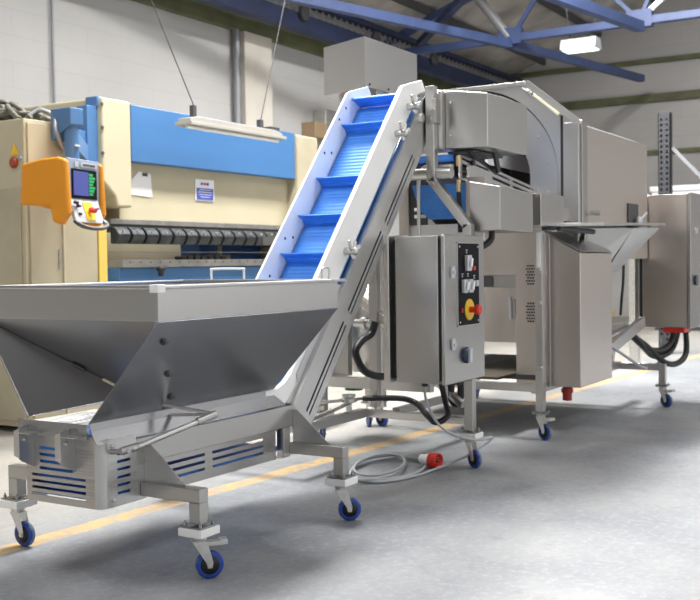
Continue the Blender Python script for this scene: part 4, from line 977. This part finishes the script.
tag(MB().tube([(6.0, 6.75, 2.60), (6.08, 6.70, 2.66), (6.12, 6.58, 2.60), (6.08, 6.52, 2.48), (6.12, 6.50, 2.36), (6.20, 6.48, 2.28)], .02, 8).build('loose_cable', galv_conduit), 'grey cable drooping from the cabinet top behind the blue arm', 'cable')

# ------------------------------------------------------------------ light
W = bpy.data.worlds.new('World'); S.world = W; W.use_nodes = True
nt = W.node_tree; N = nt.nodes; L = nt.links; bg = N['Background']
tc = N.new('ShaderNodeTexCoord'); sp_ = N.new('ShaderNodeSeparateXYZ'); L.new(tc.outputs['Generated'], sp_.inputs[0])
rp = N.new('ShaderNodeValToRGB'); L.new(sp_.outputs['Z'], rp.inputs[0])
e = rp.color_ramp.elements
e[0].position = .0; e[0].color = (1, .99, .97, 1); e[1].position = 1; e[1].color = (.85, .88, .92, 1)
L.new(rp.outputs[0], bg.inputs['Color']); bg.inputs['Strength'].default_value = 1.1
def area(name, loc, rot, sx, sy, power, col=(1, 1, 1)):
    l = bpy.data.lights.new(name, 'AREA'); l.shape = 'RECTANGLE'; l.size = sx; l.size_y = sy; l.energy = power; l.color = col
    o = bpy.data.objects.new(name, l); COL.objects.link(o); o.location = loc; o.rotation_euler = rot
    return o
for x, pw in ((1.5, 130), (7.5, 680), (13.5, 850)):
    area('rooflight', (x, 5.2, 7.55), (R(-20), 0, 0), 3.2, 1.3, pw, (1, .985, .96))
    area('rooflight', (x, -1.5, 7.5), (R(20), 0, 0), 3.2, 1.3, pw * .12, (.97, .985, 1))
for x in (1.5, 7.5, 13.5):
    b = MB(); b.prism([(x - 1.6, 5.9, 7.50), (x + 1.6, 5.9, 7.50), (x + 1.6, 4.5, 8.02), (x - 1.6, 4.5, 8.02)], (0, 0, .02)); o = b.build('rooflight_panel', sky_m)
    tag(o, 'bright translucent rooflight panel in the roof slope', 'rooflight', 'rooflights in the roof')

# ------------------------------------------------------------------ camera
def cam_axes(yaw, pitch, roll):
    c_, s_ = math.cos(yaw), math.sin(yaw)
    f = Vector((c_, s_, 0)); r = Vector((s_, -c_, 0)); u = Vector((0, 0, 1))
    f2 = f * math.cos(pitch) - u * math.sin(pitch); u2 = u * math.cos(pitch) + f * math.sin(pitch)
    return r * math.cos(roll) + u2 * math.sin(roll), u2 * math.cos(roll) - r * math.sin(roll), f2
r_, u_, f_ = cam_axes(0.54830615, 0.03470317, -0.013886)
cd = bpy.data.cameras.new('camera'); co = bpy.data.objects.new('camera', cd); COL.objects.link(co)
co.matrix_world = Matrix(((r_.x, u_.x, -f_.x, 0), (r_.y, u_.y, -f_.y, 0), (r_.z, u_.z, -f_.z, 1.35), (0, 0, 0, 1)))
cd.sensor_width = 36; cd.lens = 1041.1 / 700 * 36; cd.clip_end = 200; cd.clip_start = .05
cd.dof.use_dof = True; cd.dof.focus_distance = 5.0; cd.dof.aperture_fstop = 4.5
S.camera = co
S.view_settings.view_transform = 'Standard'; S.view_settings.look = 'None'; S.view_settings.gamma = 1
S.view_settings.use_curve_mapping = False; S.view_settings.exposure = .62
